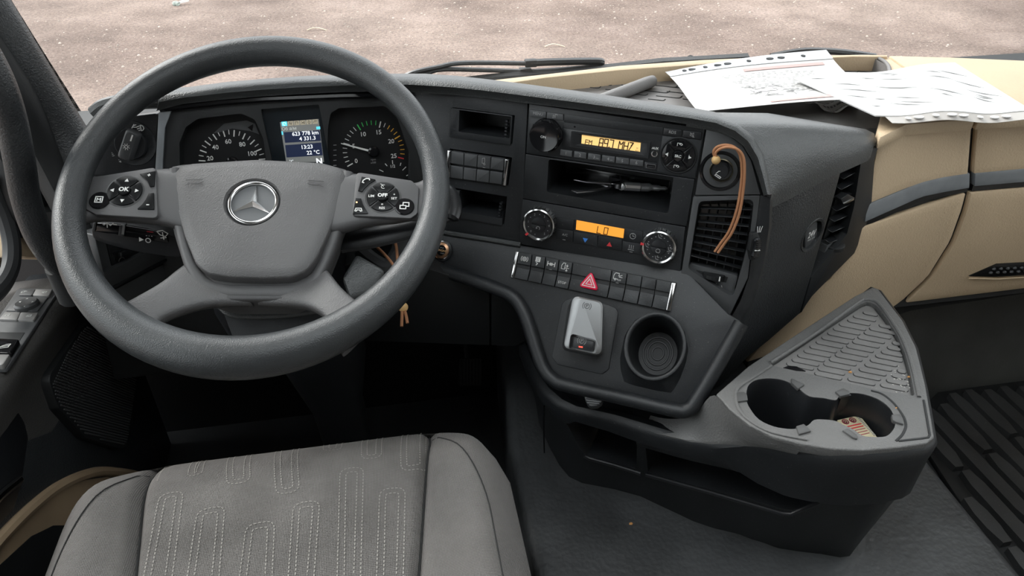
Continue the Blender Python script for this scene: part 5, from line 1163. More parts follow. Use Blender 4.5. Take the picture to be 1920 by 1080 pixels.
tipsv = [WF.w(ec[0]+er*.90*math.cos(R(90+120*k)+ei), ec[1]+er*.90*math.sin(R(90+120*k)+ei), -.0115) for k in range(3)]
notch = [WF.w(ec[0]+er*.155*math.cos(R(150+120*k)+ei), ec[1]+er*.155*math.sin(R(150+120*k)+ei), -.0115) for k in range(3)]
cen = WF.w(ec[0], ec[1], -.0055); bot = WF.w(ec[0], ec[1], -.0125)
mb = MB(); r6 = [p for k in range(3) for p in (tipsv[k], notch[k])]
mb.add(r6+[cen, bot], [(i, (i+1) % 6, 6) for i in range(6)]+[((i+1) % 6, i, 7) for i in range(6)]); obj('star', mb, mat('bright_chrome', (.90, .90, .90), .22, metal=1), emb, smooth=0)
horn = [[(-1, .3), (.9, .35)], [(-.9, -.35), (-.6, -.2), (.5, -.3), (1, -.1)]]
symbol(WF, 363, 342, .011, [[(-.9, .35), (.9, .45)], [(-.9, -.4), (-.5, -.1), (.4, -.15), (.9, .05)]], spoke, whl, -.0068, .0010); symbol(WF, 592, 344, .011, [[(.9, .35), (-.9, .45)], [(.9, -.4), (.5, -.1), (-.4, -.15), (-.9, .05)]], spoke, whl, -.0068, .0010)
# pods of buttons
def podface(name, px): mb = MB(); mb.plate(WF, px, HS-.004, HS+.0022, .006); return obj(name, mb, spoke, whl, bevel=.0014)
pl = podface('button_pod', [(162, 345), (172, 332), (292, 313), (296, 409), (180, 402), (160, 392)])
pr_ = podface('button_pod', [(786, 352), (772, 338), (668, 322), (660, 404), (770, 409), (783, 400)])
PH = HS+.0022
def ppad(par, c, syms, mid, msz):
    a, b = WF.ab(*c, PH); mb = MB(); ringpad(par, WF, (a, b), .0218, PH-.0005, syms, mid, keyblack, mat('pod_ring', (.10, .10, .10), .3) if 'pod_ring' not in MT else MT['pod_ring'], .035, msz)
ppad(pl, (235, 359), [('tri', .003, 0), ('tri', .003, 90), ('tri', .003, 180), ('tri', .003, 270)], 'OK', .0058)
cruise = [arc(0, 0, .7, 60, 300, 10), [(0, 0), (-.5, .8)], [(-.5, .8), (-1, 1)]]
ppad(pr_, (718, 370), [('text', (('+', .003), ('SET', -.003)), .0034), ('sym', .004, cruise), ('text', (('LIM', 0),), .0036), ('text', (('o', .003), ('RES', -.003)), .0034)], 'OFF', .0050)
def pkey(par, px, m=keyblack, r=.0008): mb = MB(); mb.plate(WF, px, PH-.002, PH+.0018, r); return obj('corner_key', mb, m, par, bevel=.0006)
zl = lambda *p: zz(140, 290, 8, p); zr = lambda *p: zz(600, 290, 6.353, p)
pkey(pl, zl((968, 285), (1210, 240), (1192, 470), (1125, 478), (1090, 400), (1035, 335))); pkey(pl, zl((1110, 575), (1188, 570), (1190, 820), (930, 815), (1010, 745), (1065, 670)))
pkey(pr_, zr((495, 258), (668, 295), (590, 340), (530, 400), (500, 440), (452, 428))); pkey(pr_, zr((425, 515), (490, 520), (510, 590), (575, 700), (390, 705)))
text('+', WF, *zl((1115, 310))[0], .0052, white, pl, PH+.0019, bold=.03); text('-', WF, *zl((1098, 745))[0], .0060, white, pl, PH+.0019, bold=.03, sx=1.4)
symbol(WF, *zr((548, 308))[0], .0050, [[(-.9, -.6), (-.7, .1), (0, .6), (.8, .6)], [(-.9, -.6), (-.5, -.7)], [(.8, .6), (.9, .2)]], white, pr_, PH+.0019, .0013)
symbol(WF, *zr((458, 655))[0], .0050, [[(-.9, -.4), (-.7, .4), (.7, .4), (.9, -.4), (.5, -.5), (.4, -.1), (-.4, -.1), (-.5, -.5), (-.9, -.4)]], white, pr_, PH+.0019, .0010)
mb = MB(); mb.lathe(WF, zr((430, 538))[0], [(.0011, PH), (.0011, PH+.0021), (.0001, PH+.0021)], 8); obj('status_light', mb, mat('amber_led', (.9, .5, .2), .4, emit=1), pr_)
for par, c, sy in ((pl, zl((375, 690))[0], [[(-.7, -.6), (-.7, .7), (.7, .7), (.7, -.6), (-.7, -.6)], [(-.35, -.3), (-.35, .35), (0, 0), (.35, .35), (.35, -.3)]]), (pr_, zr((1008, 622))[0], [[(-.9, -.7), (-.9, .1), (.3, .1), (.3, -.7), (-.9, -.7)], [(-.3, .2), (-.3, .8), (.9, .8), (.9, -.1), (.4, -.1)]])):
    a, b = WF.ab(*c, PH); mb = MB(); mb.lathe(WF, (a, b), [(.0128, PH-.001), (.0124, PH+.0012), (.0112, PH+.0022), (.0001, PH+.0014)], 32, ab=True); obj('round_key', mb, gloss, par)
    symbol(WF, a, b, .0062, sy, white, par, PH+.0024, .0012, ab=True)
# ================================================================== COLUMN, LEVERS, KEY CORD
colm = thing('steering_column', 'dark steering column shroud below and behind the wheel hub', 'steering column', V((-.17, 1.05, -1.2)))
def ringat(c, rx_, ry_, ax, ay, n=20, ex=.6): return [c+ax*(rx_*math.copysign(abs(math.cos(2*PI*k/n))**ex, math.cos(2*PI*k/n)))+ay*(ry_*math.copysign(abs(math.sin(2*PI*k/n))**ex, math.sin(2*PI*k/n))) for k in range(n)]
sh = [WC-WN*.075, WC-WN*.10, WC-WN*.15+V((0, .0, 0)), WC-WN*.22, WC-WN*.27]
mb = MB(); mb.rings([ringat(c-WF.ay*(.020+.012*k), [.075, .088, .092, .090, .07][k], [.070, .082, .090, .085, .07][k], WF.ax, WF.ay) for k, c in enumerate(sh)]); obj('upper_shroud', mb, plastic2, colm, smooth=50)
# grained cheek of the shroud seen through the right window, with a boot between
mb = MB(); cc = [W0.at(u, v, h) for u, v, h in ((668, 474, -.085), (722, 505, -.085), (705, 545, -.10), (655, 560, -.085), (640, 520, -.08))]; dd = [p-WN*.045 for p in cc]
mb.rings([dd, cc]); obj('shroud_cheek', mb, leather, colm, bevel=.006, seg=3)
mb = MB(); P = [W0.at(u, v, -.14) for u, v in ((676, 470), (700, 490), (726, 500), (748, 470), (750, 430))]; mb.tube(spline(P, 4), .012, 8); obj('rubber_boot', mb, rubberseal, colm)
mb = MB(); P = [W0.at(u, v, -.15) for u, v in ((686, 562), (715, 540), (745, 500))]; mb.tube(spline(P, 4), .008, 8); obj('shroud_edge', mb, plastic, colm)
# lower cover: tapers down to the floor
S0 = [W0.at(414, 576, -.10), W0.at(622, 576, -.10), W0.at(590, 700, -.14), W0.at(455, 700, -.14)]
f0 = V((-.19, 1.0, -.60)); kk = []
for c, hx, hy in ((V((-.165, .955, -.590)), .105, .035), (V((-.165, .965, -.615)), .100, .045), (V((-.155, 1.0, -.72)), .082, .055), (V((-.145, 1.02, -.82)), .070, .06), (V((-.14, 1.04, -.95)), .045, .05), (V((-.13, 1.08, -1.26)), .040, .05)):
    kk.append(ringat(c, hx, hy, V((1, 0, 0)), V((0, 1, 0))))
mb = MB(); mb.rings(kk); obj('lower_cover', mb, plastic, colm, smooth=50)
P = [W0.at(u, v, -.098) for u, v in ((414, 574), (432, 588), (470, 592), (540, 589), (600, 580), (630, 570))]; mb = MB(); mb.tube(spline(P, 5), .005, 10); obj('cover_edge_glint', mb, leather, colm)  # lighter tube standing for the highlight along the cover's ledge
fc_ = [[W0.at(u, v, -.10) for u, v in ((416, 578), (470, 592), (540, 589), (628, 573))], [W0.at(u, v, -.12) for u, v in ((447, 660), (490, 665), (540, 665), (592, 655))]]
mb = MB().grid(lambda s, t: poly_at(fc_[0], s).lerp(poly_at(fc_[1], s), t), 8, 4, (0, .02, -.005)); obj('front_cover', mb, plastic, colm)
kb2 = thing('knee_bolster', 'black ribbed panel low behind the wheel, left of the steering column', 'panel', V((-.35, 1.12, -.95)))
mb = MB(); mb.box((-.36, 1.10, -.76), (.14, 0, 0), (0, .03, .10), (0, -.02, .006)); obj('panel', mb, dark, kb2, bevel=.004)
for k in range(4):
    mb = MB(); mb.box((-.36, 1.085+.02*k, -.80+.045*k), (.12, 0, 0), (0, .004, .006), (0, -.006, .004)); obj('rib', mb, plastic2, kb2)
# left lever with wiper symbols
LV = Fr(W0.at(240, 440, -.065), WF.ax*.96-WN*.18, WF.ay*.6+WN*.8)
lev = thing('wiper_lever', 'flat black column lever with wiper symbols behind the left spoke', 'lever', LV.at(330, 470))
zL = lambda *p: zz(160, 400, 6, p)
body = zL((68, 200), (85, 110), (110, 98), (430, 135), (700, 180), (880, 215), (1060, 300), (1080, 500), (900, 485), (560, 430), (300, 365), (150, 320), (85, 280))
mb = MB(); mb.plate(LV, body, -.022, .0, .006); obj('lever_body', mb, plastic2, lev, bevel=.006, seg=3)
P1('upper_face', LV, zL((78, 205), (95, 112), (430, 140), (690, 185), (900, 225), (940, 345), (700, 300), (430, 262), (120, 208)), .0, .006, gloss, lev, .003, .0015)
P1('twist_ring', LV, zL((385, 135), (448, 138), (432, 268), (368, 250)), .0, .009, plastic, lev, .001, .001); P1('ring_mark', LV, zL((420, 140), (448, 142), (434, 240), (406, 235)), .009, .0096, steel, lev, 0, 0)
P1('end_grip', LV, zL((72, 205), (90, 112), (122, 105), (105, 208)), .0, .0078, keygrey, lev, .002, .0015)
symbol(LV, *zL((245, 116))[0], .0075, [[(-1, .2), (-.5, -.3), (0, .2), (.5, -.3), (1, .2)], [(0, .2), (0, -.7)]], white, lev, .0063, .0012)
symbol(LV, *zL((335, 126))[0], .002, [[(-1, 0), (1, 0)]], white, lev, .0063, .0014)
symbol(LV, *zL((868, 245))[0], .0075, [[(-.9, .6), (0, .9), (.9, .4), (.5, -.2), (-.4, 0), (-.9, .6)], [(0, .5), (.2, -.8)], [(-.3, -.6), (.6, -.4)]], white, lev, .0063, .0010)
symbol(LV, *zL((706, 305))[0], .0038, [arc(0, 0, .8, 0, 360, 12)], white, lev, .0063, .0010)
tri(LV, *zL((622, 294))[0], .0036, 0, white, lev, .0063)
symbol(LV, *zL((728, 208))[0], .0038, [[(-1, 0), (1, 0)]], redp, lev, .0063, .0008); symbol(LV, *zL((718, 254))[0], .0038, [[(-1, 0), (-.7, 0)], [(-.1, 0), (.1, 0)], [(.7, 0), (1, 0)]], offwhite, lev, .0063, .0008)
rl = thing('gear_lever', 'black column lever behind the right spoke, its tip just past the rim', 'lever', W0.at(760, 450, -.09))
P = [W0.at(u, v, h) for u, v, h in ((640, 455, -.075), (700, 445, -.07), (780, 425, -.065), (840, 400, -.06), (851, 385, -.06))]
mb = MB(); mb.tube(spline(P, 4), [.016]*9+[.014]*6+[.010, .006], 12, flat=.55, nrm=WN); obj('lever_arm', mb, plastic2, rl)
mb = MB(); P = [W0.at(u, v, -.055) for u, v in ((836, 350), (850, 372), (853, 395), (846, 412))]; mb.tube(spline(P, 4), [.006]+[.010]*11+[.005], 10, flat=.8); obj('lever_tip', mb, plastic2, rl)
key = thing('key_lanyard', 'tan leather key cord with wooden bead hanging from the column behind the right rim', 'lanyard', W0.at(757, 608, -.10))
for px in ([(697, 449), (706, 462), (722, 478), (737, 497), (745, 520), (751, 550), (754, 572)], [(741, 453), (744, 470), (746, 500), (750, 530), (754, 555), (757, 573)], [(754, 578), (754, 590), (753, 612)], [(757, 578), (761, 590), (764, 606)]):
    P = spline([W0.at(u, v, -.105) for u, v in px], 5); mb = MB(); mb.tube(P, .0021, 8); obj('cord', mb, cordm, key, smooth=60)
mb = MB(); mb.ball(W0.at(756, 576, -.105), .0068, 14); obj('bead', mb, wood, key, smooth=60)
# ================================================================== STORAGE CONSOLE beside the seat
con = thing('storage_console', 'black floor console with cup wells, grey rubber-lined tray and open front pockets', 'console', V((.45, .72, -.98)))
TZC = -.70
# crest line of the front (pixels, height) and the same stations at band bottom and floor
crest = [((972, 640), -.80), ((990, 690), -.80), ((1014, 728), -.80), ((1040, 752), -.80), ((1067, 766), -.80), ((1140, 784), -.80), ((1204, 805), -.80), ((1292, 827), -.79), ((1332, 832), -.775), ((1366, 829), -.757), ((1402, 826), -.738), ((1440, 830), -.722), ((1496, 842), -.712), ((1554, 853), -.708), ((1630, 857), -.706), ((1700, 850), -.706), ((1740, 842), -.706), ((1757, 832), -.706)]
C3 = [zat(u, v, z) for (u, v), z in crest]
right = [zat(1763, 820, -.706), zat(1757, 785, -.706), zat(1745, 720, -.706), zat(1727, 650, -.706), zat(1700, 598, -.706), zat(1655, 540, -.706), zat(1636, 533, -.706)]
back = [zat(1604, 556, -.72), zat(1503, 621, -.72), zat(1404, 687, -.72), zat(1352, 738, -.74), zat(1290, 772, -.80)+V((.0, .03, 0)), zat(1120, 738, -.80)+V((0, .04, 0)), zat(1010, 640, -.80)+V((.02, .06, 0))]
OUT = C3+right+back; nF = len(C3)
cx_ = V((.42, .82, 0))
def shrink(p, d, z):
    q = V((p.x, p.y, 0)); v_ = ((cx_ if q.x < .36 else V((.55, .70, 0)))-q); L_ = v_.length; q = q+v_*(d/L_); return V((q.x, q.y, z))
floor_in = [.030, .030, .025, .02, .02, .02, .02, .025, .03, .035, .04, .045, .05, .05, .05, .045, .035, .03]+[.03, .03, .04, .05, .06, .05, .04]+[0]*7
rings = []
rings.append([shrink(p, .026, p.z-.001) for p in OUT]); rings.append([shrink(p, .012, p.z+.0015) for p in OUT]); rings.append([shrink(p, .004, p.z-.003) for p in OUT])
rings.append([p+V((0, 0, -.011)) for p in OUT]); rings.append([shrink(p, .002, p.z-.03) for p in OUT])
rings.append([shrink(p, .004, min(p.z-.035, -.805)) for p in OUT])
rings.append([shrink(p, .008+f*.25, min(p.z-.05, -.818)) for p, f in zip(OUT, floor_in)])
rings.append([shrink(p, .010+f*.8, -.93) for p, f in zip(OUT, floor_in)]); rings.append([shrink(p, .012+f, -.985) for p, f in zip(OUT, floor_in)])
rings.insert(0, [shrink(p, .030, -.806) for p in OUT])
mb = MB(); mb.rings([r_[::-1] for r_ in rings][::-1]); cbody = obj('body', mb, plastic, con, smooth=50)
# front pockets are real recesses
def frontcut(px, depth, z=None):
    P0 = []; P1_ = []
    for u, v in px:
        r = ray(u, v).normalized(); hit_ = None
        P0.append((u, v, r))
    return P0
def facept(u, v):
    """front face point along the ray: vertical strip under the crest"""
    def f(p):
        k = min(range(len(fc)-1), key=lambda i: ((fc[i]+fc[i+1])/2-V((p.x, p.y, 0))).length); a, b = fc[k], fc[k+1]; d = (b-a).normalized(); return (V((p.x, p.y, 0))-a).dot(V((-d.y, d.x, 0)))
    return hit(u, v, f, .4, 1.6)
fc = [V((p.x, p.y, 0)) for p in rings[7][3:nF]]
def pocket(px, depth, m=dark):
    P = [facept(u, v) for u, v in px]; n_ = V((0, 0, 0))
    for i in range(len(P)): n_ += (P[i]-P[0]).cross(P[(i+1) % len(P)]-P[0])
    n_ = V((n_.x, n_.y, 0)).normalized()
    if n_.y < 0: n_ = -n_
    return MB().rings([[p-n_*.06 for p in P], [p+n_*depth+V((0, 0, -.01)) for p in P]]), P, n_
z6 = lambda *p: zz(1000, 740, 3.43, p)
k1, Pa, na = pocket(z6((215, 165), (275, 142), (672, 262), (655, 492), (340, 400), (310, 370)), .09)
cut(cbody, k1)
k2, Pb, nb = pocket(z6((725, 325), (1100, 430), (1500, 545), (1850, 622), (1900, 650), (1660, 760), (1600, 755), (725, 512)), .09)
cut(cbody, k2)
k3, _, _ = pocket(z6((690, 520), (718, 520), (702, 700), (672, 690)), .010); cut(cbody, k3)
# pocket edges catch the light
P = [facept(u, v)-nb*.001 for u, v in z6((725, 512), (1150, 630), (1600, 762), (1660, 765), (1920, 655))]; mb = MB(); mb.tube(P, .003, 8); obj('pocket_edge', mb, plastic2, con)
P = [facept(u, v)-na*.001 for u, v in z6((330, 392), (360, 408), (520, 452), (690, 505))]; mb = MB(); mb.tube(P, .003, 8); obj('pocket_edge', mb, plastic2, con)
# side cover left of the seam
mb = MB(); LZ_ = [(zat(1013, 722, -.795), -.795), (zat(1022, 850, -.96), -.96)]
P = [facept(1022, 758)+V((-.002, -.003, 0)), facept(1021, 800)+V((-.002, -.003, 0)), facept(1022, 846)+V((-.002, -.003, 0))]; mb = MB(); mb.tube(P, .0012, 6); obj('cover_seam', mb, gloss, con)
# tray deck
def tz(px, z=TZC): return [(p.x, p.y) for p in (zat(u, v, z) for u, v in px)]
deckpx = [(1338, 738), (1400, 684), (1500, 618), (1600, 553), (1634, 536), (1650, 541), (1696, 600), (1722, 651), (1740, 722), (1752, 790), (1757, 822), (1742, 834), (1690, 842), (1620, 848), (1560, 845), (1505, 836), (1450, 822), (1405, 800), (1365, 768)]
dp = inset(rnd(tz(deckpx), .006), .003)
mb = MB(); mb.rings([[V((x, y, z)) for x, y in dp] for z in (TZC-.016, TZC)]); deck = obj('tray_deck', mb, trayshell, con, bevel=.004, seg=3)
z7 = lambda *p: zz(1280, 520, 3, p)
wellL = [(360, 640), (372, 605), (410, 578), (470, 568), (540, 572), (598, 590), (650, 622), (712, 668), (790, 678), (858, 690), (878, 672), (905, 655), (970, 650), (1040, 662), (1110, 690), (1165, 735), (1190, 785), (1196, 830), (1175, 870), (1140, 895), (1080, 898), (1010, 890), (960, 855), (905, 830), (860, 808), (800, 800), (740, 802), (705, 832), (645, 850), (590, 852), (510, 838), (430, 800), (380, 740), (358, 690)]
well = [(p.x, p.y) for p in (zat(u, v, TZC) for u, v in z7(*wellL))]
well = [(q.x, q.y) for q in spline([V((x, y, 0)) for x, y in well], 3, True)]
WB = TZC-.085
cm = MB(); cm.rings([[V((x, y, z)) for x, y in well] for z in (WB, .0)]); 
tri_px = z7((480, 492), (1000, 150), (1030, 138), (1062, 142), (1090, 158), (1150, 235), (1210, 330), (1248, 420), (1278, 520), (1306, 668), (1120, 640), (700, 540))
tri_ = rnd(tz(tri_px), .006)
cm2 = MB(); cm2.rings([[V((x, y, z)) for x, y in tri_] for z in (TZC-.009, .0)])
cut(deck, cm2); cut(deck, cm)
# smooth saddle rising from the low ledge to the tray deck
lo_e = [zat(u, v, z) for u, v, z in ((1180, 801, -.812), (1250, 817, -.797), (1300, 828, -.790), (1335, 832, -.777), (1370, 830, -.757), (1405, 829, -.737), (1445, 833, -.720), (1500, 845, -.711))]
hi_e = [zat(u, v, z) for u, v, z in ((1190, 770, -.815), (1250, 785, -.795), (1300, 778, -.76), (1336, 740, -.703), (1364, 768, -.7015), (1403, 800, -.7015), (1449, 823, -.7015), (1500, 838, -.703))]
lo_s, hi_s = spline(lo_e, 4), spline(hi_e, 4)
def sadl(s, t): a, b = poly_at(lo_s, s), poly_at(hi_s, s); p = a.lerp(b, t); return V((p.x, p.y, a.z+(b.z-a.z)*(t*t*.6+t*.4)))
mb = MB().grid(sadl, 28, 10, (0, .004, -.012)); obj('saddle', mb, trayshell, con, smooth=70)
# lining of the double cup well
mb = MB(); w2 = inset(well, .0008)
mb.rings([[V((x, y, z)) for x, y in q_] for q_, z in ((well, TZC-.001), (w2, TZC-.003), (inset(well, .006), WB), (inset(well, .008), WB-.002))], False, True); wl = obj('cup_well', mb, plastic2, con, smooth=40)
for c, rr in ((z7((520, 805))[0], (.033, .026, .018)),):
    cc = zat(c[0], c[1], WB)
    mb = MB()
    for r_ in rr: mb.tube([cc+V((r_*math.cos(2*PI*i/36), r_*math.sin(2*PI*i/36), .001)) for i in range(36)], .0013, 6, closed=True)
    obj('well_ring', mb, plastic2, wl)
# raised outline round the wells
lipP = [zat(u, v, TZC+.001) for u, v in z7((500, 495), (400, 560), (330, 605), (302, 640), (302, 700), (330, 760), (400, 820), (480, 862), (560, 885), (700, 912))]
mb = MB(); mb.tube(spline(lipP, 5), .0022, 8, flat=.7); obj('deck_bead', mb, trayshell, con)
P = [zat(u, v, TZC+.0004) for u, v in z7((1060, 637), (1120, 655), (1180, 700), (1225, 755), (1250, 800), (1255, 840), (1235, 885), (1200, 920))]
mb = MB(); mb.tube(spline(P, 5), .0016, 8, flat=.5); obj('deck_groove', mb, dark, con)
P = [zat(u, v, TZC+.0004) for u, v in z7((1356, 690), (1390, 885), (1382, 900), (1340, 906), (1215, 920))]
mb = MB(); mb.tube(P, .0016, 8, flat=.5); obj('deck_groove', mb, dark, con)
# rim of the triangular tray
P = [zat(u, v, TZC+.001) for u, v in z7((495, 478), (740, 320), (990, 140), (1030, 125), (1070, 128), (1105, 150), (1165, 230), (1225, 325), (1265, 415), (1296, 515), (1330, 672))]
mb = MB(); mb.tube(spline(P, 4), .0028, 8, flat=.8); obj('tray_bead', mb, trayshell, con)
# rubber mat with moulded oval pads
mi = inset(tri_, .003)
mb = MB(); mb.rings([[V((x, y, z)) for x, y in mi] for z in (TZC-.009, TZC-.005)]); tmat = obj('tray_mat', mb, mattray, con, bevel=.001)
colA = [(1055, 207), (1022, 232), (990, 255), (955, 280), (922, 305), (890, 330), (857, 355), (825, 380), (790, 405), (757, 430), (722, 455), (690, 480), (660, 502)]
colB = [(1140, 278, 60), (1125, 304), (1095, 328), (1060, 353), (1030, 378), (997, 403), (965, 428), (933, 453), (900, 478), (868, 503), (835, 530), (818, 557)]
colC = [(1202, 375, 34), (1188, 403, 62), (1176, 432, 105), (1160, 457), (1130, 482), (1100, 508), (1068, 534), (1036, 560), (1005, 588)]
colD = [(1231, 531, 34), (1216, 560, 66), (1203, 592, 100), (1190, 622, 140)]
oz = TZC-.005
for it in colA+colB+colC+colD:
    x, y = it[0], it[1]; L_ = it[2] if len(it) > 2 else 138
    if it == colA[0]: L_ = 70
    if it in colA[1:3]: L_ = 115
    a, b = [zat(*z7((x+s*(L_/2-11), y+s*(L_/2-11)*.20))[0], oz) for s in (-1, 1)]
    d = (b-a); ln = d.length; d = d.normalized() if ln > 1e-6 else V((1, 0, 0)); n_ = V((-d.y, d.x, 0)); r_ = .0041; ring = []
    for k in range(9): q = -PI/2+PI*k/8; ring.append(b+d*r_*math.cos(q)+n_*r_*math.sin(q))
    for k in range(9): q = PI/2+PI*k/8; ring.append(a+d*r_*math.cos(q)+n_*r_*math.sin(q))
    m_ = (a+b)/2
    mb = MB(); mb.rings([ring, [p+V((0, 0, .0013)) for p in ring], [m_+(p-m_)*.86+V((0, 0, .0016)) for p in ring]]); obj('oval_pad', mb, mattray, tmat, smooth=30)
    g = MB(); ro = [m_+(p-m_)*1.0+(p-m_).normalized()*.0009+V((0, 0, .0003)) for p in ring]; g.rings([[p-V((0, 0, .0008)) for p in ro], ro])
    obj('pad_groove', g, dark, tmat, smooth=0)
P1('finger_slot', HZ(TZC-.004), z7((565, 508), (595, 497), (640, 500), (692, 526), (640, 522)), -.002, .0006, gloss, con, 0, 0)
# spring clips round the wells
clip = mat('grey_clip', (.085, .085, .085), .45)
for top_, drop in ((((302, 645), (345, 642), (362, 655), (368, 690), (308, 698)), (0, 0)), (((612, 565), (655, 585), (688, 600), (650, 625), (612, 590)), 0), (((858, 640), (905, 622), (938, 640), (942, 655), (888, 668)), 0), (((638, 835), (682, 822), (725, 862), (655, 882)), 0), (((898, 858), (930, 848), (982, 885), (984, 908), (960, 900)), 0), (((1175, 770), (1225, 768), (1244, 825), (1200, 812), (1180, 800)), 0)):
    P = [zat(u, v, TZC+.003) for u, v in z7(*top_)]; cz = sum((V((x, y, 0)) for x, y in well), V((0, 0, 0)))/len(well)
    mb = MB(); mb.rings([[p+V((0, 0, -.006)) for p in P], P]); ck = obj('spring_clip', mb, clip, con, bevel=.0012)
    c = sum(P, V((0, 0, 0)))/len(P)
for px in (((597, 690), (607, 575), (640, 610), (618, 698)), ((868, 750), (885, 668), (942, 655), (905, 730))):
    A = [zat(*z7(px[1])[0], TZC), zat(*z7(px[2])[0], TZC)]; B = [p+V((.0, .004, -.05)) for p in A]; m_ = (B[0]+B[1])/2; B = [m_+(b-m_)*.5 for b in B]; t_ = V((0, -.003, 0))
    mb = MB(); mb.rings([[A[0], A[1], B[1], B[0]], [p+t_ for p in (A[0], A[1], B[1], B[0])]]); obj('spring_tongue', mb, plastic, con)
# latch tab under the slope
lt = thing('latch_tab', 'grey ridged latch tab under the lower console lip', 'latch', zat(1112, 758, -.79))
z4b = lambda *p: zz(950, 520, 4, p)
LTF = fr(LO.at(1112, 745, -.005), 30, 60)
P1('tab', LTF, z4b((570, 868), (725, 895), (712, 935), (680, 962), (625, 966), (600, 940)), -.012, .006, keygrey, lt, .004, .002)
for k in range(3):
    P1('ridge', LTF, z4b((592+k*4, 905+k*18), (708-k*5, 922+k*13), (706-k*5, 928+k*13), (594+k*4, 911+k*18)), .005, .0075, plastic, lt, 0, .0005)
# box in the right well
CB = zat(*z7((985, 840))[0], TZC-.045)
bxo = thing('matchbox', 'small cream printed card box with red lettering in the right-hand cup well', 'box', zat(*z7((985, 840))[0], TZC-.07))
q4 = z7((868, 802), (995, 774), (1100, 905), (960, 930)); bz_ = TZC-.040
P = [zat(u, v, bz_) for u, v in q4]; P[3] = P[0]+(P[2]-P[1]); BF = Fr(P[0], P[1]-P[0], (P[0]-P[3])); 
mb = MB(); mb.rings([[p+V((0, 0, z)) for p in P] for z in (-.022, 0)]); obj('sleeve', mb, card, bxo, bevel=.001)
BF = Fr(sum(P, V((0, 0, 0)))/4, P[1]-P[0], P[1]-P[2])
W_, H_ = (P[1]-P[0]).length, (P[1]-P[2]).length
maroon = mat('maroon_print', (.35, .05, .08), .7)
for a in (-.2, .12):
    symbol(BF, a*W_, H_*.36, .0042, [arc(0, 0, 1, 0, 360, 10), arc(-.1, -.1, .45, 0, 360, 8)], maroon, bxo, 0, .0016, ab=True)
for k in range(5):
    mb = MB(); strokes(mb, BF, 0, 0, 1, [[(-W_*.32, H_*(.16-k*.10)), (W_*.30, H_*(.16-k*.10))]], .0018 if k < 2 else .001, .0001); obj('printed_line', mb, redp if k < 2 else maroon, bxo, smooth=0)
mb = MB()
for k in range(14): strokes(mb, BF, 0, 0, 1, [[(W_*.38, H_*(.42-k*.06)), (W_*.45, H_*(.42-k*.06))]], .0012, .0001)
o = obj('fine_print', mb, ink, bxo, smooth=0); o['kind'] = 'stuff'
# ================================================================== RUBBER MAT on the passenger floor
MZ = PF+.017
mA = [zat(1700, 790, PF), zat(1757, 737, PF), zat(1930, 713, PF), zat(2050, 700, PF), zat(2300, 1200, PF), zat(1990, 1200, PF), zat(1870, 1040, PF), zat(1790, 930, PF)]
ribm = mat('mat_rubber', (.036, .037, .038), .5, bump=.2, bscale=500, var=.3, dust=.4)  # rib rubber lightened so the grooves between read as shaded
mt_ = thing('rubber_floor_mat', 'black rubber floor mat with slanting hooked ribs in the passenger footwell', 'floor mat', mA[1])
mb = MB(); mb.rings([[V((p.x, p.y, z)) for p in mA] for z in (PF-.008, PF+.004)]); obj('mat_base', mb, dark, mt_, bevel=.003)  # base in deep black, groove shade put into the colour
mpoly = inset([(p.x, p.y) for p in mA], .006)
d0 = (zat(1880, 850, MZ)-zat(1790, 760, MZ)); d0 = V((d0.x, d0.y)).normalized(); n0 = V((-d0.y, d0.x))
org = zat(1850, 800, MZ); org = V((org.x, org.y))
for i in range(-12, 12):
    run = -1.0+(i*.137) % .30
    while run < 1.0:
        L_ = .29; sg = []
        hook = .3 if i % 2 else -.3
        for s in [k/9 for k in range(10)]:
            off = 0
            if s > .86 and i % 3 == 0: off = -(s-.86)*.03
            p = org+d0*(run+s*L_)+n0*(i*.040+off); sg.append(p)
        sg = [p for p in sg if inpoly(p.x, p.y, mpoly)]
        if len(sg) > 3:
            wd = .0172; rs = []; e_ = len(sg)-1
            for k, p in enumerate(sg):
                t_ = (sg[min(k+1, e_)]-sg[max(k-1, 0)]).normalized(); nn_ = V((-t_.y, t_.x)); tp = .6 if k in (0, e_) else 1
                rs.append([V((*(p-nn_*wd*tp), PF+.003)), V((*(p-nn_*wd*.8*tp), MZ)), V((*(p+nn_*wd*.8*tp), MZ)), V((*(p+nn_*wd*tp), PF+.003))])
            mb = MB(); mb.rings(rs); obj('rib', mb, ribm, mt_, smooth=30)
        run += L_+.010
# ================================================================== DRIVER'S SEAT
seat = thing('driver_seat', 'grey woven driver seat cushion with plain bolsters and dashed pale stitching', 'seat', V((-.165, .35, -1.2)))
SZ = -.738; SCX = -.166; SHW = .271
def srad(y):                                    # half width of the cushion along its length
    t = max(0, (y-.50)/.26); t = min(1, t); return SHW*(1-.0*t)
def stop(x, y):
    """height of the cushion top"""
    u = abs(x-SCX); z = SZ+.012
    z += .016*math.exp(-((u-.220)/.035)**2)*(1 if y < .66 else math.exp(-((y-.66)/.05)**2))   # bolster swell
    z -= .012*math.exp(-((u-.148-.032*max(0, min(1, (y-.48)/.24)))/.006)**2)                                                      # sewn seam
    e = max(0, (y-.64)/.13); z -= .060*e**2.2
    s = max(0, (u-.225)/.046); z -= .035*s**2.2
    return z
def sy_max(x): u = abs(x-SCX); return .765-.12*(max(0, u-.10)/.17)**2.6
sa = .18; sb_2 = 1-sa
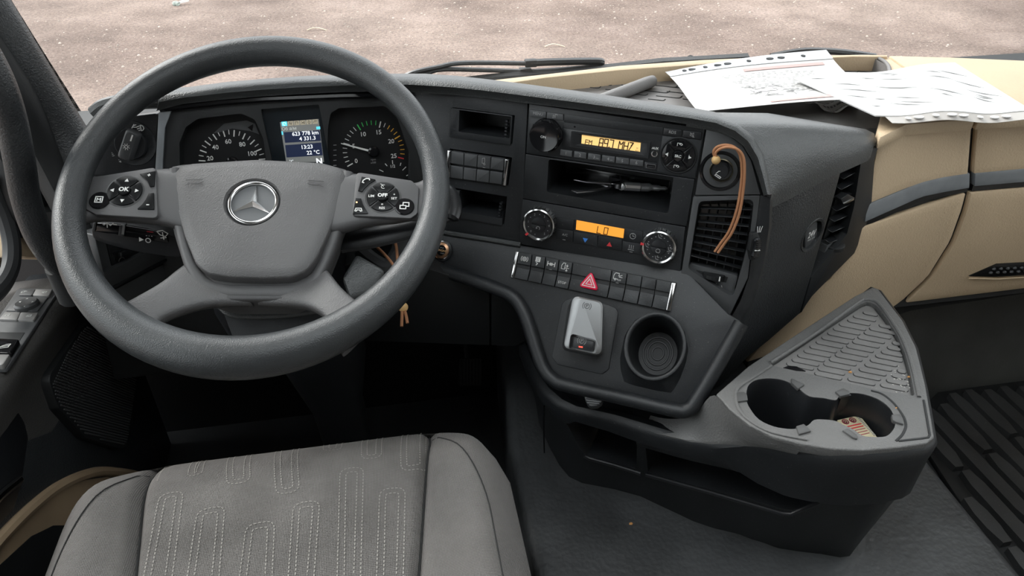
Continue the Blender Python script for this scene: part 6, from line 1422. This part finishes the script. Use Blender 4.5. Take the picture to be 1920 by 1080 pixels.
def seatp(s, t):
    a = -1+2*s; A = 1-2*sa; y0 = -.05+.80*t; sw = .148+.032*max(0, min(1, (y0-.48)/.24))
    u = sw*abs(a)/A if abs(a) < A else sw+(SHW-sw)*((abs(a)-A)/(1-A))**.85
    x = SCX+math.copysign(u, a); y = -.05+(sy_max(x)+.05)*t
    return V((x, y, stop(x, y)))
def part(a0, a1, name, m, nx, ny=70):
    mb = MB().grid(lambda s, t: seatp(a0+(a1-a0)*s, t), nx, ny); return obj(name, mb, m, seat, smooth=70)
part(sa, sb_2, 'seat_panel', fabric, 44); part(0, sa, 'bolster', fabric2, 16); part(sb_2, 1, 'bolster', fabric2, 16)
# skirt below the rolled edge
edge = [seatp(0, t/24) for t in range(25)]+[seatp(s/30, 1) for s in range(1, 30)]+[seatp(1, 1-t/24) for t in range(25)]
cs = V((SCX, .3, 0))
def outw(p, d, z): v_ = V((p.x-SCX, (p.y-.5)*.8, 0)); v_ = v_.normalized() if v_.length > 1e-6 else V((0, 0, 0)); return V((p.x+v_.x*d, p.y+v_.y*d, z))
mb = MB(); mb.rings([edge]+[[outw(p, d, p.z-dz) for p in edge] for d, dz in ((.007, .012), (.009, .03), (.004, .06), (-.02, .12))], False, False, closed=False); obj('skirt', mb, fabric2, seat, smooth=70)
for a in (sa, sb_2):
    mb = MB(); mb.tube([seatp(a, t/40)+V((0, 0, .0015)) for t in range(41)], .0016, 6); obj('seam', mb, seam, seat)
mb = MB(); mb.box((SCX, .3, -1.0), (.2, 0, 0), (0, .3, 0), (0, 0, .2)); obj('seat_base', mb, dark, seat, bevel=.02)
# second topstitch on the bolsters
for sg in (-1, 1):
    P = []
    for t in range(50):
        y = .1+.625*t/49; x = SCX+sg*(.240-.06*max(0, (y-.56)/.17)**2); P.append(V((x, min(y, sy_max(x)-.005), stop(x, min(y, sy_max(x)-.005))+.0008)))
    mb = MB(); mb.tube(P, .0008, 5); obj('topstitch', mb, seam, seat)
# woven dashed loops, two parallel lines each
st_ = MB()
def dash(P, step=.0052, ln=.0030, wd=.0011):
    L_ = 0; run = 0
    tot = sum((b-a).length for a, b in zip(P, P[1:])); k = 0
    while run < tot:
        a, b = poly_at(P, run/tot), poly_at(P, min(1, (run+ln)/tot)); d = b-a
        if d.length > 1e-6:
            d.normalize(); n_ = V((-d.y, d.x))*wd/2; q = []
            for p in (a-n_, b-n_, b+n_, a+n_): q.append(V((p.x, p.y, stop(p.x, p.y)+.0009)))
            st_.add(q, [(0, 1, 2, 3)])
        run += step
def spx(u, v):
    p = zat(u, v, SZ); 
    for _ in range(4): p = zat(u, v, stop(p.x, p.y))
    return V((p.x, p.y))
loops = [  # pixel outlines read on the cushion: (left leg top, left leg end, right leg end, right leg top)
    ((322, 862), (295, 902), None, None), ((378, 842), (352, 895), (380, 888), (408, 832)), ((448, 826), (426, 910), (470, 903), (492, 816)), ((535, 812), (518, 928), (562, 922), (575, 807)),
    ((612, 806), (606, 845), (640, 843), (650, 803)), ((684, 803), (678, 862), (716, 858), (720, 800)), ((757, 800), (752, 885), (800, 888), (802, 800)),
    ((268, 1090), (300, 928), (345, 920), (322, 1090)), ((350, 1090), (370, 958), (422, 948), (410, 1090)), ((448, 1090), (462, 985), (515, 976), (510, 1090)), ((540, 1090), (550, 945), (600, 938), (588, 1090)), ((632, 1090), (638, 880), (682, 876), (676, 1090)), ((706, 1090), (712, 918), (760, 914), (756, 1090))]
for l in loops:
    P = [spx(*q) for q in l if q]
    if len(P) == 4: P = [V(q) for q in rnd([tuple(P[0]), tuple(P[1]), tuple(P[2]), tuple(P[3])], [0, .012, .012, 0], 5)]
    dash(P); m_ = sum(P, V((0, 0)))/len(P)
    if len(P) > 2:
        I = [m_+(p-m_)*.72 if False else p for p in P]; L_ = inset([tuple(p) for p in P], .0075); a0 = abs(sum((V(L_[i]).x*V(L_[i-1]).y-V(L_[i]).y*V(L_[i-1]).x) for i in range(len(L_)))); a1 = abs(sum((P[i].x*P[i-1].y-P[i].y*P[i-1].x) for i in range(len(P))))
        if a0 > a1: L_ = inset([tuple(p) for p in P], -.0075)
        dash([V(q) for q in L_])
o = obj('dashed_stitching', st_, thread, seat, smooth=0); o['kind'] = 'stuff'
# ================================================================== PEDAL
pd = thing('accelerator_pedal', 'black ribbed accelerator pedal deep in the dark driver footwell', 'pedal', zat(882, 726, -1.16))
pc = zat(882, 698, -1.12); pf = Fr(pc, (1, 0, 0), (0, .55, .8))
P1('pad', pf, [(862, 672), (904, 672), (905, 724), (860, 724)], -.01, 0, rubber, pd, .004, .002)
for k in range(7):
    P1('tread', pf, [(864+k*6, 674), (867+k*6, 674), (866.5+k*6, 722), (863+k*6, 722)], 0, .003, rubberseal, pd, 0, .0006)
mb = MB(); mb.tube([pf.w(0, 0, -.01), pf.w(0, .10, -.03), pf.w(0, .18, -.02)], .008, 8); obj('arm', mb, dark, pd)
# ================================================================== PAPERS on the dash
def sheet(fn, ns, nt, th=.0006): return MB().grid(fn, ns, nt, (0, 0, -th))
def quad(c, zf):
    """bilinear sheet through four pixel corners TL TR BR BL with heights, plus a bulge function"""
    T = [zat(u, v, z) for u, v, z in c]
    def fn(s, t):
        p = T[0].lerp(T[1], s).lerp(T[3].lerp(T[2], s), t); return p+V((0, 0, zf(s, t)))
    return fn
d1 = thing('punched_sleeve_document', 'printed document in a clear sleeve with punched strip, on the dash-top tray', 'document', zat(1400, 170, -.47), 'loose papers on the dash top')
f1 = quad([(1247, 136, -.455), (1549, 95, -.435), (1640, 188, -.435), (1310, 206, -.445)], lambda s, t: .010*math.sin(PI*s)*.3+.006*math.sin(3*s+5*t)*.5)
sleeve = mat('clear_sleeve', (.50, .52, .54), .25, coat=.4)
mb = sheet(lambda s, t: f1(s, .16+.84*t), 20, 14); ds_ = obj('printed_page', mb, paper, d1, smooth=60)
mb = sheet(lambda s, t: f1(s, .17*t)+V((0, 0, .0012)), 20, 3); ps_ = obj('punched_strip', mb, sleeve, d1, smooth=60)
cm = MB()
for k, (s, w_) in enumerate(((.10, .004), (.145, .007), (.225, .004), (.30, .007), (.36, .007), (.49, .004), (.62, .007), (.69, .007), (.83, .004))):
    c = f1(s, .085); mb = MB(); mb.rings([[c+V((w_*math.cos(q), .0045*math.sin(q), z)) for q in [2*PI*i/12 for i in range(12)]] for z in (.0014, .0024)]); obj('punch_hole', mb, dark, ps_, smooth=0)
for t0, t1, m in ((.22, .27, paperpink), (.90, .94, paperpink)):
    mb = MB().grid(lambda s, t: f1(.42+.50*s, t0+.02*(1-s)+(t1-t0)*t)+V((0, 0, .0010)), 12, 2); obj('printed_band', mb, m, ds_, smooth=60)
mb = MB(); random.seed(11)
for r_ in range(15):
    t = .34+r_*.032; s = .27+.01*r_
    while s < .80:
        L_ = random.uniform(.006, .03)
        if random.random() < .72: mb.add([f1(a, b)+V((0, 0, .0011)) for a, b in ((s, t), (s+L_, t), (s+L_, t+.007), (s, t+.007))], [(0, 1, 2, 3)])
        s += L_+random.uniform(.006, .02)
o = obj('printed_text', mb, ink, ds_, smooth=0); o['kind'] = 'stuff'
mb = MB()
for k in range(26):
    s, t = random.uniform(.35, .8), random.uniform(.58, .82); a, b = random.uniform(-.05, .05), random.uniform(-.03, .03); P = [f1(s+a*q, t+b*q+.006*math.sin(q*5))+V((0, 0, .0012)) for q in (-1, -.5, 0, .5, 1)]; mb.tube(P, .0004, 4)
o = obj('scribble', mb, ink, ds_, smooth=0); o['kind'] = 'stuff'
d2 = thing('plastic_wallet', 'white paper in a creased plastic wallet overhanging the beige glovebox top', 'document', zat(1720, 190, -.45), 'loose papers on the dash top')
def z2(s, t): return .008*math.sin(PI*s)*math.sin(PI*t)+.004*math.sin(9*s+4*t)*s*(1-s)*4+(.010*(1-s)*(t))
f2 = quad([(1487, 146, -.432), (1790, 117, -.440), (1935, 207, -.440), (1638, 228, -.442)], z2)
wal = mat('creased_wallet', (.68, .68, .68), .30, bump=.35, bscale=28)
mb = sheet(f2, 30, 22, .002); w_ = obj('wallet_page', mb, wal, d2, smooth=60)
mb = sheet(lambda s, t: f2(.06+.94*s, 1.0+.09*t)+V((0, 0, -.001-.004*t)), 24, 2); st2 = obj('punched_strip', mb, mat('cloudy_strip', (.56, .53, .50), .35), d2, smooth=60)
for s, k in ((.13, .004), (.20, .008), (.31, .005), (.42, .008), (.50, .008), (.62, .004), (.72, .007), (.80, .007)):
    c = f2(.06+.94*s, 1.045); mb = MB(); mb.rings([[c+V((k*math.cos(q), .005*math.sin(q), z)) for q in [2*PI*i/12 for i in range(12)]] for z in (-.002, -.0005)]); obj('punch_hole', mb, paper, st2, smooth=0)
mb = MB(); random.seed(5)
for k in range(26):
    s, t = random.uniform(.05, .8), random.uniform(.05, .8); L_ = random.uniform(.06, .30); ds2, dt2 = L_*.75, L_*.55
    P = [f2(min(.98, s+ds2*q), min(.98, t+dt2*q+.008*math.sin(4*q+k)))+V((0, 0, .0006)) for q in (0, .25, .5, .75, 1)]; mb.tube(P, [.0001, .0004, .0006, .0004, .0001], 4)
o = obj('crease', mb, mat('crease_grey', (.46, .455, .45), .4), w_, smooth=60); o['kind'] = 'stuff'
d3 = thing('crumpled_leaflet', 'crumpled printed leaflet tucked under the two sheets on the dash tray', 'document', zat(1560, 200, -.475), 'loose papers on the dash top')
f3 = quad([(1490, 186, -.470), (1600, 172, -.468), (1615, 200, -.466), (1560, 212, -.470)], lambda s, t: .004*math.sin(9*s+3*t)+.003*math.sin(14*t))
mb = sheet(f3, 14, 10); lf = obj('leaflet_page', mb, paper, d3, smooth=20)
mb = MB()
for r_ in range(5):
    s = .1
    while s < .85:
        L_ = random.uniform(.03, .09); t = .15+.16*r_; mb.add([f3(a, b)+V((0, 0, .0010)) for a, b in ((s, t), (s+L_, t), (s+L_, t+.05), (s, t+.05))], [(0, 1, 2, 3)]); s += L_+.03
o = obj('printed_text', mb, ink, lf, smooth=0); o['kind'] = 'stuff'
# ================================================================== CRUMBS
crumb = mat('orange_crumb', (.60, .30, .10), .8); fluff = mat('white_fluff', (.55, .53, .50), .9)
for u, v, z, s, lab in ((1594, 698, TZC-.0045, .0022, 'orange crumb on the ribbed tray mat, nearest the cup wells'), (1704, 707, TZC-.0045, .0018, 'orange crumb at the right edge of the ribbed tray mat'), (1681, 765, TZC, .0013, 'tiny orange crumb on the rim of the right-hand cup well'), (1183, 982, -.98, .0026, 'yellow crumb on the grey pebbled floor before the console')):
    c = zat(u, v, z); mb = MB(); mb.rings([[c+V((s*k*math.cos(q)*1.4, s*k*math.sin(q), h*s)) for q in (0, 1.2, 2.3, 3.6, 5)] for k, h in ((1, 0), (.6, .7))]); obj('crumb', mb, crumb, label=lab, cat='crumb', smooth=0)
c = zat(47, 1056, -1.0); mb = MB(); mb.tube([c+V((-.02, -.01, 0)), c+V((-.005, .004, .006)), c+V((.005, .01, .004)), c+V((.012, .012, .0))], [.002, .005, .006, .002], 6); mb.tube([c, c+V((-.002, -.016, .002)), c+V((-.012, -.024, 0))], [.004, .003, .001], 6)
obj('paper_scrap', mb, fluff, label='small white torn scrap lying in the dark door pocket', cat='litter', smooth=40)
dust_ = MB(); random.seed(3)
for k in range(60):
    u, v = random.gauss(1690, 10), random.gauss(718, 14); c = zat(u, v, TZC-.0045); s = random.uniform(.0006, .0018); dust_.rings([[c+V((s*a*math.cos(q), s*a*math.sin(q), h*s)) for q in (0, 1.5, 3, 4.6)] for a, h in ((1, 0), (.5, .5))])
obj('dust_flakes', dust_, fluff, kind='stuff', label='pale dust flakes caught in the right corner of the tray mat', cat='dust', smooth=0)
